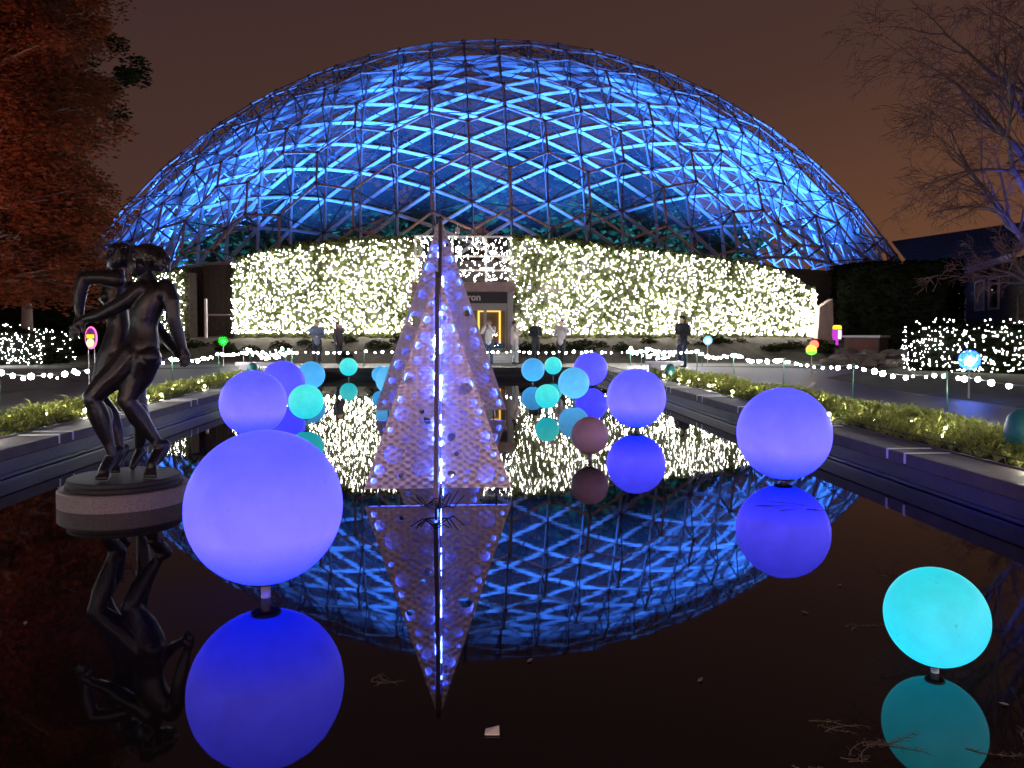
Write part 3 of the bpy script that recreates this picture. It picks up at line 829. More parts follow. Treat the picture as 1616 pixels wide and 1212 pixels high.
# ------------------------------------------------------------------ hedges
def hedge(name, label, corners, z0, z1, n_leaf, leaf, size, seed, bulbs=0, cat='hedge', round_=0.0):
    """corners: 4 ground points in order; leaves over the faces of the clipped block"""
    rnd = random.Random(seed)
    c = sum((Vector((*p, 0)) for p in corners), Vector())/4
    root = empty(name, (c.x, c.y, z0), label, cat)
    b = MB(); P = [Vector((*p, 0)) for p in corners]
    sh = [c + (p-c)*0.93 for p in P]
    b.add([(p.x,p.y,z0) for p in sh] + [(p.x,p.y,z1-0.12) for p in sh], [(3,2,1,0),(4,5,6,7),(0,1,5,4),(1,2,6,5),(2,3,7,6),(3,0,4,7)])
    b.build('core', mat('hedge_core', (0.003,0.004,0.002), 0.95, spec=0.1), root)
    lv, bl = MB(), MB()
    per = [(P[(k+1)%4]-P[k]).length for k in range(4)]
    def sample(ptop=0.25):
        if rnd.random() < ptop:
            s, t = rnd.random(), rnd.random(); q = (P[0]*(1-s)+P[1]*s)*(1-t) + (P[3]*(1-s)+P[2]*s)*t
            return Vector((q.x, q.y, z1 + 0.10*math.sin(q.x*1.7)+rnd.uniform(-.08,.06))), Vector((0,0,1))
        k = rnd.choices(range(4), per if ptop > .1 else [per[0], per[1]*.2, 0, per[3]*.25])[0]; s = rnd.random(); q = P[k]*(1-s)+P[(k+1)%4]*s
        n = (P[(k+1)%4]-P[k]).cross(Vector((0,0,1))).normalized()
        if n.dot(q-c) < 0: n = -n
        z = rnd.uniform(z0, z1); cut = round_*max(0, (z-z1+0.5))**2
        return Vector((q.x, q.y, z)) + n*(rnd.uniform(-.10,.08)+0.06*math.sin(s*per[k]*2.1+z*3)-cut), n
    for _ in range(n_leaf):
        p, n = sample(); n = (n + Vector((rnd.gauss(0,.6), rnd.gauss(0,.6), rnd.gauss(0,.6)))).normalized(); u, w = frame_of(n); s = size*rnd.uniform(.6,1.4)
        lv.add([p-u*s, p-w*s*.5, p+u*s, p+w*s*.5], [(0,1,2,3)])
    lv.build('foliage', leaf, root)
    for _ in range(bulbs):
        p, n = sample(0.07); p = p + n*0.13; bl.octa(p, rnd.uniform(0.009, 0.019))
    if bulbs: tag(bl.build('fairy_light', E_fairy, root), kind='stuff')
    return root
q0, q1 = at(1438, 521, 25.0), at(1720, 521, 21.0)
hedge('clipped_hedge', 'low clipped hedge with scattered white fairy lights behind the blue globe', [(q0.x,q0.y),(q1.x,q1.y),(q1.x+1.2,q1.y+1.9),(q0.x+1.1,q0.y+2.0)], GZ, 1.70, 5200, M_yew, 0.07, 21, bulbs=520)
q0, q1 = at(-60, 521, 30.0), at(72, 521, 31.0)
hedge('clipped_hedge', 'low clipped hedge with white fairy lights below the red tree', [(q0.x,q0.y),(q1.x,q1.y),(q1.x+.2,q1.y+1.8),(q0.x,q0.y+1.8)], GZ, 1.55, 2200, M_yew, 0.07, 22, bulbs=300)
q0, q1 = at(1312, 521, 38.5), at(1500, 521, 33.5)
hedge('tall_yew_hedge', 'tall unlit dark hedge beside the end of the dome', [(q0.x,q0.y),(q1.x,q1.y),(q1.x+2.2,q1.y+2.5),(q0.x+1.6,q0.y+2.6)], GZ, 4.75, 9000, M_yew, 0.10, 23)
q0, q1 = at(-80, 521, 36.0), at(205, 521, 38.5)
hedge('tall_yew_hedge', 'dark unlit hedge under the red tree behind the bronze dancers', [(q0.x,q0.y),(q1.x,q1.y),(q1.x,q1.y+1.6),(q0.x,q0.y+1.6)], GZ, 3.2, 6000, M_yew, 0.10, 24)

# raised brick planter, rocks, low mounds to the right
pl_ = at(1333, 521, 31.5); pr_ = at(1388, 521, 30.5)
plt = empty('brick_planter', (pl_.x, pl_.y, GZ), 'low dark red brick planter with pale cap below the tall dark hedge', 'planter')
d = Vector((pr_.x-pl_.x, pr_.y-pl_.y, 0)); L = d.length; d.normalize(); n_ = Vector((-d.y, d.x, 0))
M_ = MB().obox(Vector((pl_.x,pl_.y,0.80)) + d*L/2 + n_*0.5, d*(L/2), n_*0.5, (0,0,0.5)); M_.build('mortar_core', mat('mortar', (0.10,0.085,0.08), 0.9), plt)
bme = MB().box((-.105,-.03,-.03), (.105,.03,.03)).mesh('brick'); bme.materials.append(M_brick)
row = 0; z = 0.345
while z < 1.25:
    s = 0.11 + (0.11 if row % 2 else 0)
    while s < L-0.08:
        o = bpy.data.objects.new('brick', bme); COL.objects.link(o); o.parent = plt
        o.matrix_local = Matrix.Translation(Vector((pl_.x,pl_.y,z)) + d*s - n_*0.012 - ORG[plt.name]) @ Matrix.Rotation(math.atan2(d.y, d.x), 4, 'Z')
        s += 0.222
    z += 0.072; row += 1
MB().obox(Vector((pl_.x,pl_.y,1.345)) + d*L/2 + n_*0.5, d*(L/2+0.06), n_*0.58, (0,0,0.04)).build('cap_stone', M_white, plt)
rnd = random.Random(3)
rock_me = []
for k in range(3):
    bm = bmesh.new(); bmesh.ops.create_icosphere(bm, subdivisions=2, radius=0.5)
    for v in bm.verts: v.co *= 1 + rnd.uniform(-.22,.22); v.co.z *= 0.6
    me = bpy.data.meshes.new('rock'); bm.to_mesh(me); bm.free(); me.materials.append(M_rock); rock_me.append(me)
for k in range(22):
    px = rnd.uniform(1318, 1440); Y = rnd.uniform(27.0, 30.2); p = at(px, 521, Y)
    o = bpy.data.objects.new('rock', rock_me[k % 3]); COL.objects.link(o); s = rnd.uniform(0.35, 1.0)
    o.location = (p.x, p.y, GZ + 0.08*s + (Y-27)*0.09); o.scale = (s*1.3, s, s); o.rotation_euler = (rnd.uniform(-.2,.2), rnd.uniform(-.2,.2), rnd.uniform(0,6))
    tag(o, 'rough grey rock in the rockery below the brick planter', 'rock', 'rocks of the rockery')
bm_ = MB(); vs=[]; fs=[]
for k in range(25):
    for j in range(7):
        px = 1300 + 150*k/24; Y = 26.6 + 4.4*j/6; p = at(px, 521, Y)
        vs.append((p.x, p.y, GZ - 0.01 + 0.09*max(0,(Y-26.9)) * min(1, k/3, (24-k)/3) + (rnd.uniform(-.05,.05) if 0<k<24 and j>0 else 0)))
for k in range(24):
    for j in range(6): fs.append((k*7+j, (k+1)*7+j, (k+1)*7+j+1, k*7+j+1))
tag(MB().add(vs, fs).build('rockery_bank', M_soil, None, True), kind='structure')

# ------------------------------------------------------------------ shingled building to the right
bl_ = empty('shingled_building', (34, 45, GZ), 'dark building with a big shingled roof behind the bare tree', 'building')
e0, e1 = Vector((29.5, 49.5, 4.75)), Vector((22.6, 31.5, 4.75))
r0, r1 = Vector((36.5, 66.0, 9.2)), Vector((40.0, 50.0, 9.2))
NR = 16
for k in range(NR):
    t0, t1 = k/NR, (k+1)/NR
    a, b_ = e0.lerp(r0, t0), e1.lerp(r1, t0); c_, d_ = e0.lerp(r0, t1), e1.lerp(r1, t1)
    up = Vector((0,0,0.07)); dn = Vector((0,0,-0.06))
    MB().add([a+up, b_+up, d_, c_, a+dn, b_+dn, d_+dn, c_+dn], [(0,1,2,3),(7,6,5,4),(4,5,1,0),(5,6,2,1),(6,7,3,2),(7,4,0,3)]).build('shingle_course', M_shing, bl_)
MB().bar(e0 - Vector((0,0,0.12)), e1 - Vector((0,0,0.12)), 0.12, 0.28).build('fascia', mat('purple_grey_fascia', (0.20,0.17,0.24), 0.6), bl_)
wd = (e1-e0); wl = wd.length; wd.normalize(); wn = Vector((wd.y, -wd.x, 0)); 
if wn.x > 0: wn = -wn
base = e0 - wn*0.5
for k in range(11):                               # board siding
    z0 = GZ + k*0.40; MB().obox(base + wd*wl/2 + Vector((0,0,z0+0.2-4.75)), wd*(wl/2), wn*(0.05+0.003*(k%2)), (0,0,0.197)).build('siding_board', M_siding, bl_)
rnd = random.Random(8)
M_wing = glass_mat('dark_window', tint=(0.05,0.06,0.09), dust=0.02, refl=0.2)
for k, (s, w, z0, z1, warm) in enumerate([(1.0,1.6,1.2,3.0,0),(4.6,2.2,0.5,3.2,0),(8.2,1.2,0.5,3.3,0),(11.5,1.6,2.6,4.0,1),(14.0,1.6,2.6,4.0,0)]):
    c = base + wd*(s+w/2) + wn*0.09; c.z = (z0+z1)/2
    fr = MB()
    for sx in (-1, 1): fr.obox(c + wd*sx*w/2, wd*0.05, wn*0.04, (0,0,(z1-z0)/2+0.05))
    for sz in (-1, 1): fr.obox(c + Vector((0,0,sz*(z1-z0)/2)), wd*(w/2-0.05), wn*0.038, (0,0,0.05))
    wo = fr.build('window', M_frame, bl_)
    g = c - wn*0.03; hx = wd*(w/2-.05); hz = Vector((0,0,(z1-z0)/2-.05))
    MB().add([g-hx-hz, g+hx-hz, g+hx+hz, g-hx+hz], [(0,1,2,3)]).build('pane', mat('amber_blind', (0.22,0.10,0.05), 0.8) if warm else M_wing, wo)
# cluster of small blue-white lights hanging by the eave
q = at(1507, 455, 40.0)
lt = empty('hanging_light_cluster', (q.x, q.y, q.z), 'small cluster of blue and white lights hanging under the eave', 'string lights')
for k in range(13):
    MB().octa((q.x+rnd.uniform(-.3,.25), q.y+rnd.uniform(-.1,.1), q.z+rnd.uniform(-.45,.45)), 0.035).build('bulb', emit('ice_bulb_glow', (0.5,0.7,1.0), 12) if k % 6 else emit('pink_bulb_glow', (1,0.2,0.5), 12), lt)
MB().tube([(q.x-.02,q.y,q.z-.5),(q.x+.05,q.y,q.z),(q.x-.05,q.y,q.z+.9)], 0.012, 5).build('cord', M_wire, lt)

# ------------------------------------------------------------------ trees
def leaf_cloud(b, c, r, n, size, rnd, sx=1, sy=1, sz=1):
    for _ in range(n):
        d = Vector((rnd.gauss(0,1), rnd.gauss(0,1), rnd.gauss(0,1))).normalized()*rnd.random()**0.45
        p = Vector(c) + Vector((d.x*r*sx, d.y*r*sy, d.z*r*sz))
        a = Vector((rnd.gauss(0,1), rnd.gauss(0,1), rnd.gauss(0,1))).normalized(); u, w = frame_of(a); s = size*rnd.uniform(.5,1.5)
        b.add([p-u*s, p-w*s*.4, p+u*s, p+w*s*.4], [(0,1,2,3)])
def leafy_tree(name, label, base, h, crown, n_leaf, leaf, size, seed, trunk_r=0.3):
    """crown: list of (dx, dy, z, r) leaf clumps, each on a limb of its own"""
    rnd = random.Random(seed)
    t = empty(name, base, label, 'tree'); x, y, z = base
    tr = MB().tube([(x,y,z-0.2),(x+0.05,y,z+h*.3),(x-0.08,y+0.05,z+h*.65),(x,y,z+h)], [trunk_r, trunk_r*.8, trunk_r*.5, 0.05], 10)
    tr.build('trunk', M_bark, t, True)
    br, lv = MB(), MB()
    for dx, dy, cz, r in crown:
        s = Vector((x, y, z + min(h*.97, (cz-z)*0.8))); e_ = Vector((x+dx, y+dy, cz)); m_ = s.lerp(e_, .5) + Vector((0,0,0.25))
        br.tube([s, m_, e_], [trunk_r*.28, trunk_r*.18, 0.02], 6)
        for _ in range(4):
            q = e_ + Vector((rnd.gauss(0,r*.5), rnd.gauss(0,r*.5), rnd.gauss(0,r*.35)))
            br.tube([m_.lerp(e_, .5), q], [0.03, 0.01], 4)
            leaf_cloud(lv, q, r*rnd.uniform(.45,.8), n_leaf//4, size, rnd, 1, 1, .7)
    br.build('limb', M_bark, t, True)
    lv.build('crown', leaf, t)
    return t
rnd = random.Random(17)
cr = []
bx, by = -17.4, 23.5
edge_ = [(-60,150),(0,120),(60,138),(120,150),(200,146),(300,158),(380,172),(430,150),(470,110)]
for k in range(150):
    py = rnd.uniform(-60, 455); lim = float(np.interp(py, [q[0] for q in edge_], [q[1] for q in edge_]))
    px = lim - 26 - 260*rnd.random()**1.25
    Y = rnd.uniform(20.5, 26.0); p = at(px, py, Y)
    cr.append((p.x-bx, p.y-by, p.z, rnd.uniform(0.75, 1.25)))
leafy_tree('cypress_tree', 'tall russet-leaved tree floodlit red behind the bronze dancers', (bx, by, GZ), 15.0, cr, 760, M_rust, 0.07, 4, 0.42)
leafy_tree('broadleaf_tree', 'dark leafy tree poking out past the top of the red tree', (-20.5, 31.0, GZ), 12.5, [(7.0,0,12.2,1.1),(7.7,.3,11.2,1.0),(5.9,0,11.6,1.5),(7.1,0,10.3,.8),(5.1,0,13.5,1.3),(6.3,0,14.4,1.0),(4,0,11,1.4)], 620, M_dleaf, 0.10, 5, 0.3)
leafy_tree('broadleaf_tree', 'small dark tree between the red tree and the shoulder of the dome', (-17.6, 33.0, GZ), 6.5, [(2.2,0,6.6,.8),(1.6,0,5.6,.9),(2.6,0,5.9,.6),(0.8,0,5.4,1.1),(1.2,0,4.6,1.1)], 420, M_dleaf, 0.10, 6, 0.25)
# conifer by the building
rnd = random.Random(12); q = at(1606, 521, 27.5)
cf = empty('small_conifer', (q.x, q.y, GZ), 'young conifer with layered boughs behind the lit hedge', 'tree')
MB().tube([(q.x,q.y,GZ-.1),(q.x,q.y,2.9)], [0.09,0.015], 8).build('trunk', M_bark, cf)
lv = MB()
for k in range(46):
    z = 1.0 + 1.9*k/46; R = 1.25*(1-k/50.0); a = k*2.4
    for s in range(26):
        f = (s+1)/26*R; p = Vector((q.x+math.cos(a)*f+rnd.gauss(0,.04), q.y+math.sin(a)*f+rnd.gauss(0,.04), z-0.18*f+rnd.gauss(0,.025)))
        u = Vector((math.cos(a+rnd.choice((-.9,.9))), math.sin(a+rnd.choice((-.9,.9))), -.2)); w = Vector((-u.y,u.x,0))
        lv.add([p, p+u*.07+w*.012, p+u*.14, p+u*.07-w*.012], [(0,1,2,3)])
lv.build('crown', M_dleaf, cf)

# bare tree to the right: trunk out of the picture, limbs reaching in
def bare_tree(name, label, base, limbs, seed, depth=5):
    rnd = random.Random(seed)
    t = empty(name, base, label, 'tree'); x, y, z = base
    MB().tube([(x,y,z-.2),(x-.1,y,z+1.2),(x-.15,y+.1,z+2.8),(x-.1,y,z+4.6),(x,y,z+6.5)], [0.30,0.25,0.21,0.15,0.09], 10).build('trunk', M_bark, t, True)
    tw = MB()
    def grow(p, d, L, r, lev, acc):
        pts, rs = [p.copy()], [r]
        n = 5 if lev < 2 else 4
        for i in range(n):
            d = (d + Vector((rnd.gauss(0,.13), rnd.gauss(0,.13), rnd.gauss(0.0,.12) - (0.05 if lev > 1 else 0)))).normalized()
            p = p + d*(L/n); pts.append(p.copy()); rs.append(max(0.0035, r*(1 - 0.75*(i+1)/n)))
        acc.tube(pts, rs, 6 if lev < 2 else 3, cap=False)
        if lev >= depth: return
        k = {0: 7, 1: 6, 2: 5, 3: 4}.get(lev, 3)
        for i in range(k):
            f = rnd.uniform(0.25, 1.0); ii = min(n-1, int(f*n)); q = pts[ii].lerp(pts[ii+1], f*n-ii if ii < n else 0)
            ax = frame_of(d)[0]; nd = (d + Vector((rnd.gauss(0,.55), rnd.gauss(0,.55), rnd.gauss(.05,.5)))).normalized()
            grow(q, nd, L*rnd.uniform(.38,.60), max(.004, rs[ii]*.55), lev+1, tw if lev+1 >= 2 else acc)
    for s, e_, r in limbs:
        acc = MB(); s, e_ = Vector(s), Vector(e_)
        grow(s, (e_-s).normalized(), (e_-s).length, r, 0, acc)
        acc.build('limb', M_bark, t, True)
    tag(tw.build('twig', mat('red_brown_twig', (0.16,0.085,0.075), .85), t), kind='stuff')
    return t
TB = Vector((13.1, 16.5, GZ))
L_ = []
for (px, py, dy), (hz, r) in zip([(1470,215,-.5),(1490,330,.4),(1440,150,.6),(1520,90,-.8),(1560,400,-.6),(1500,10,0.8),(1600,200,-2.0),(1430,290,1.2),(1580,-60,0.0)],
                                 [(3.0,.10),(2.2,.09),(4.0,.10),(4.6,.09),(2.0,.07),(5.4,.09),(3.6,.08),(2.8,.08),(5.8,.07)]):
    L_.append(((TB.x-.12, TB.y, hz+.3), at(px+22, py, TB.y+dy), r))
bare_tree('bare_tree', 'bare winter tree whose limbs are lit blue from below', tuple(TB), L_, 77, 4)
def ground_flood(label, loc, aim, col, energy, size=60):
    f = link('floodlight', fl_body.mesh('floodlight'), M_black, None, loc)
    tag(f, label, 'floodlight')
    li = bpy.data.lights.new('flood_lamp', 'SPOT'); li.energy = energy; li.color = col; li.spot_size = math.radians(size); li.spot_blend = 0.6; li.shadow_soft_size = 0.12
    lo = bpy.data.objects.new('lamp', li); COL.objects.link(lo); lo.parent = f; lo.location = (0,0,0.7)
    lo.rotation_euler = (Vector(aim) - Vector(loc) - Vector((0,0,.7))).to_track_quat('-Z', 'Y').to_euler()
ground_flood('black floodlight at the foot of the bare tree throwing blue light', (12.3, 14.6, GZ), (12.9, 16.5, 5.5), (0.06, 0.10, 1.0), 1900, 46)
ground_flood('black floodlight throwing red light up the russet tree, nearest the lit hedge', (-13.0, 13.0, GZ), (-13.5, 23.0, 5.0), (1.0, 0.28, 0.17), 1700, 90)
ground_flood('black floodlight throwing amber light up the russet tree, farthest from the pool', (-18.5, 14.0, GZ), (-15.0, 23, 9), (1.0, 0.34, 0.22), 2200, 80)

# ------------------------------------------------------------------ garlands of bulbs on stakes
bulb_me = MB().ball((0,0,0), 0.031, 8, 6).mesh('bulb', smooth=True); bulb_me.materials.append(E_bulb)
fill_bulb_me = MB().ball((0,0,0), 0.05, 8, 6).mesh('bulb', smooth=True); fill_bulb_me.materials.append(emit('fill_bulb_glow', (1.0, 0.62, 0.50), 165))
def garland(label, stakes, seed, step, zt, sag, stake_label, stake_group, jitter=0.02, want_stakes=True, bulb=None):
    rnd = random.Random(seed)
    root = empty('light_string', (stakes[0][0], stakes[0][1], GZ), label, 'string lights')
    pts = []
    for k in range(len(stakes)-1):
        a, b = Vector((*stakes[k], zt)), Vector((*stakes[k+1], zt)); L = (b-a).length; n = max(6, int(L/0.3)); sg = sag*rnd.uniform(.7,1.3)
        for i in range(n):
            t = i/n; p = a.lerp(b, t); p.z -= sg*4*t*(1-t); pts.append(p)
    pts.append(Vector((*stakes[-1], zt)))
    MB().tube(pts, 0.007, 5).build('wire', M_wire, root)
    acc, nxt = 0.0, step*0.5
    for i in range(len(pts)-1):
        L = (pts[i+1]-pts[i]).length
        while nxt < acc+L:
            p = pts[i].lerp(pts[i+1], (nxt-acc)/L) + Vector((rnd.gauss(0,jitter), rnd.gauss(0,jitter), rnd.gauss(0,jitter)-.03))
            o = bpy.data.objects.new('bulb', bulb or bulb_me); COL.objects.link(o); o.parent = root; o.location = p - ORG[root.name]
            s = rnd.choice((.55,.7,.85,1,1.1,1.3,1.55)); o.scale = (s,s,s)
            nxt += step*rnd.uniform(.6,1.45)
        acc += L
    if want_stakes:
        for k, (x, y) in enumerate(stakes):
            o = MB().tube([(x,y,GZ-.05),(x+rnd.uniform(-.04,.04),y,zt+.03)], 0.012, 6).build('garden_stake', M_green, None, True, (x,y,GZ))
            tag(o, f'{ORDS[len(stakes)-1-k]} {stake_label}', 'stake', stake_group)
    return root
garland('string of bright white bulbs along the walk with the blue globe', [(7.15,y) for y in (-3.0,1.0,4.6,8.0,11.3,14.2,17.4,20.6,24.0)]+[(6.4,27.6)], 1, 0.30, 0.97, 0.10, 'green stake, counted from the court, carrying bulbs along the walk with the blue globe', 'stakes along the walk with the blue globe')
garland('string of bright white bulbs passing behind the bronze dancers', [(-6.85,y) for y in (-3.0,1.0,4.8,8.6,12.1,15.6,19.0,22.6,25.8)]+[(-6.3,28.0)], 2, 0.30, 0.97, 0.10, 'green stake, counted from the court, carrying the bulbs behind the bronze dancers', 'stakes behind the bronze dancers')
garland('added string of warm fill bulbs, unseen across the near end of the pool', [(-6.8,-1.6),(-4.5,-1.9),(-2.2,-2.0),(0.2,-2.0),(2.5,-2.0),(4.7,-1.9),(7.1,-1.6)], 9, 0.22, 1.25, 0.06, 'green stake of the added fill bulbs at the near end of the pool', 'stakes of the added fill bulbs', bulb=fill_bulb_me)  # added out of view behind the camera to light the metal trees
garland('string of white bulbs across the court in front of the doorway', [(-6.3,28.4),(-3.6,28.6),(-1.0,28.6),(1.8,28.5),(4.3,28.6),(6.4,28.4),(8.6,28.2)], 3, 0.24, 0.86, 0.04, 'green stake of the bulbs across the court, counted from the dark visitor', 'stakes across the court')
def heap(label, c, w, n, seed):
    rnd = random.Random(seed); root = empty('light_string', (*c, GZ), label, 'string lights'); pts = []
    for k in range(n):
        x = c[0] + w*(2*k/(n-1)-1); z = 0.86 - 0.22*math.sin(PI*k/(n-1)) + rnd.uniform(-.09,.12); p = Vector((x, c[1]+rnd.uniform(-.3,.3), z)); pts.append(p)
        o = bpy.data.objects.new('bulb', bulb_me); COL.objects.link(o); o.parent = root; o.location = p-ORG[root.name]; s = rnd.uniform(.8,1.2); o.scale = (s,s,s)
    MB().tube(pts, 0.006, 4).build('wire', M_wire, root)
    for x in (c[0]-w, c[0]+w): MB().tube([(x,c[1],GZ-.05),(x,c[1],.95)], .012, 6).build('stake', M_green, root)
heap('bunched heap of white bulbs behind the white bench nearest the green globe', (-7.0, 28.7), 0.85, 46, 4)
heap('bunched heap of white bulbs beside the dark standing visitor', (7.1, 28.6), 1.05, 52, 5)
# small bulbs along the back of the coping, plus added ones hidden in the turf
gb_me = MB().ball((0,0,0), 0.020, 8, 6).mesh('bulb', smooth=True); gb_me.materials.append(E_ground)
for x, ys, lab in ((PX1+CW+0.10, (4.1,6.9,10.9,15.1,16.6,18.0,18.9,20.4,22.3), 'wire of small ground bulbs along the coping below the blue globe, with added ones hidden in the turf'),
                   (PX0-CW-0.10, (5.0,9.6,12.0,13.6,14.3,14.9,17.3,20.0,21.6,23.2), 'wire of small ground bulbs along the coping behind the bronze dancers, with added ones hidden in the turf')):
    ys = tuple(y for y in ys if y < 23.6)
    root = empty('ground_light_string', (x, ys[0], GZ), lab, 'string lights'); rnd = random.Random(int(x*10)); pts = []
    for y in ys:
        p = Vector((x+rnd.uniform(-.02,.05)*(1 if x > 0 else -1), y, GZ+0.09+rnd.uniform(0,.04))); pts.append(p)
        o = bpy.data.objects.new('bulb', gb_me); COL.objects.link(o); o.parent = root; o.location = p-ORG[root.name]
    for k, y in enumerate(np.arange(3.6, 23.0, 0.45)):  # extra bulbs added low among the blades to brighten the turf
        o = bpy.data.objects.new('bulb', gb_me); COL.objects.link(o); o.parent = root
        p = Vector((x + (0.45+0.5*rnd.random())*(1 if x > 0 else -1), y+rnd.uniform(-.3,.3), GZ+0.055)); o.location = p-ORG[root.name]; o.scale = (.8,.8,.8)
    MB().tube([p-Vector((0,0,.03)) for p in pts], .006, 5).build('wire', M_wire, root)

# ------------------------------------------------------------------ lit globes standing in the pool
G_violet = globe_mat('violet_blue_glow', (0.235, 0.195, 3.2), (0.11, 0.115, 2.4), (0.01, 0.06, 4.6))
G_violet2 = globe_mat('deep_violet_glow', (0.12, 0.115, 2.8), (0.085, 0.085, 2.2))
G_cyan = globe_mat('cyan_glow', (0.012, 0.80, 1.15), (0.014, 0.70, 0.82))
G_teal = globe_mat('teal_glow', (0.02, 0.70, 0.85), (0.07, 0.85, 0.80))
G_sky = globe_mat('sky_blue_glow', (0.08, 0.55, 1.25), (0.06, 0.40, 0.85))
G_ice = globe_mat('ice_blue_glow', (0.14, 0.66, 1.4), (0.09, 0.48, 0.90))
G_mauve = mat('mauve_plastic', (0.74, 0.48, 0.54), 0.45, var=0.06, scale=3)
def globe(label, px, py, d, r, h, m, tilt=0):
    p = at(px, py, d); p.z = h if h else p.z
    root = empty('globe_lamp', (p.x, p.y, 0), label, 'globe lamp', 'globe lamps standing in the pool')
    me = MB().ball((0,0,0), r, 48, 32).mesh('globe', smooth=True)
    link('globe', me, m, root, p)
    MB().tube([(p.x,p.y,-0.35),(p.x,p.y,p.z-r*.97)], 0.028 if r > .3 else 0.018, 12).build('pole', M_pole, root, True)
    zb = p.z - r
    MB().lathe([(r*.19, zb-.004),(r*.20, zb+.008),(r*.17, zb+.018)], (p.x,p.y,0), 24).build('foot_flange', M_black, root)
    return root
GL = [('biggest violet-blue globe in front of the bronze dancers', 418, 799, 4.78, .456, .532, G_violet),
 ('bright cyan globe nearest the camera on a short clear pole', 1477, 973, 3.53, .225, .32, G_cyan),
 ('large violet globe next to the coping on the blue globe side', 1237, 684, 8.1, .480, .545, G_violet),
 ('large violet globe just in front of the unlit mauve one\'s far neighbours', 1004, 628, 12.4, .466, .55, G_violet),
 ('unlit mauve globe low over the water', 931, 687, 9.6, .230, .326, G_mauve),
 ('large violet globe right behind the biggest one', 400, 636, 11.5, .466, .54, G_violet),
 ('large deep violet globe overlapped by the one before it', 446, 604, 17.1, .466, .50, G_violet2),
 ('sky-blue globe beside the pair of overlapping violet globes', 491, 592, 20.6, .352, .437, G_sky),
 ('teal globe just before the sky-blue one', 483, 634, 13.5, .290, .384, G_teal),
 ('small teal globe alone near the far end of the pool', 550, 579, 26.0, .290, .37, G_teal),
 ('pale blue globe half hidden behind the large metal tree', 616, 600, 19.0, .345, .44, G_ice),
 ('sky-blue globe peeping out behind the pale blue one', 600, 591, 22.5, .235, .36, G_sky),
 ('sky-blue globe at the far end of the cluster before the doorway', 841, 583.5, 23.4, .345, .43, G_sky),
 ('smallest aqua globe at the back of the cluster before the doorway', 873, 577, 25.8, .287, .43, G_teal),
 ('aqua globe lowest in the cluster before the doorway', 863.5, 625.5, 15.2, .234, .33, G_teal),
 ('pale ice-blue globe in the middle of the cluster before the doorway', 905.5, 604.5, 17.3, .343, .445, G_ice),
 ('large violet globe behind the ice-blue one', 932, 582, 22.2, .474, .51, G_violet2)]
for lab, px, py, d, r, h, m in GL:
    globe(lab.replace("just in front of the unlit mauve one's far neighbours", 'standing behind the unlit mauve one'), px, py, d, r, None, m)

# ------------------------------------------------------------------ perforated metal trees
HOLES = [(646,597,9),(677,590,12),(671,621,9),(635,630.5,5.5),(618.5,625.5,5.5),(637,653,12.3),(672.5,667,8.4),(643,691,8.3),(668,701,9),(622.5,716.5,14),(601.5,740.5,8.4),(633,749.5,5.6),(665,736.5,14),
         (732,610.5,14),(708.5,594,9),(709.5,638.5,5.5),(723.5,660,13.5),(750,668,8.4),(710.5,688,8.4),(763,690,9),(743,717.5,13),(736,743.5,5.6),(766,747.5,14),(711.5,751.5,9),
         (703,487,6.5),(674,506.5,6),(710.5,521,8.5),(673,534,8),(659,546.5,5.5),(705,551,6),(721.5,568,8),(667,584-6,0),(676,480,5),(705,535,0),(662,570,7),(702,459,4)]
def sheet_mesh(name, tri, holes, thick, msheet=None):
    cu = bpy.data.curves.new('tmp', 'CURVE'); cu.dimensions = '2D'; cu.fill_mode = 'BOTH'; cu.extrude = thick/2
    def spl(pts):
        s = cu.splines.new('POLY'); s.points.add(len(pts)-1)
        for q, (a, b) in zip(s.points, pts): q.co = (a, b, 0, 1)
        s.use_cyclic_u = True
    spl(tri)
    for a, b, r in holes: spl([(a+r*math.cos(2*PI*k/28), b+r*math.sin(2*PI*k/28)) for k in range(28)])
    o = bpy.data.objects.new('tmp', cu); COL.objects.link(o)
    dg = bpy.context.evaluated_depsgraph_get(); me = bpy.data.meshes.new_from_object(o.evaluated_get(dg), depsgraph=dg)
    bpy.data.objects.remove(o); me.name = name; me.materials.clear(); me.materials.append(msheet)
    return me
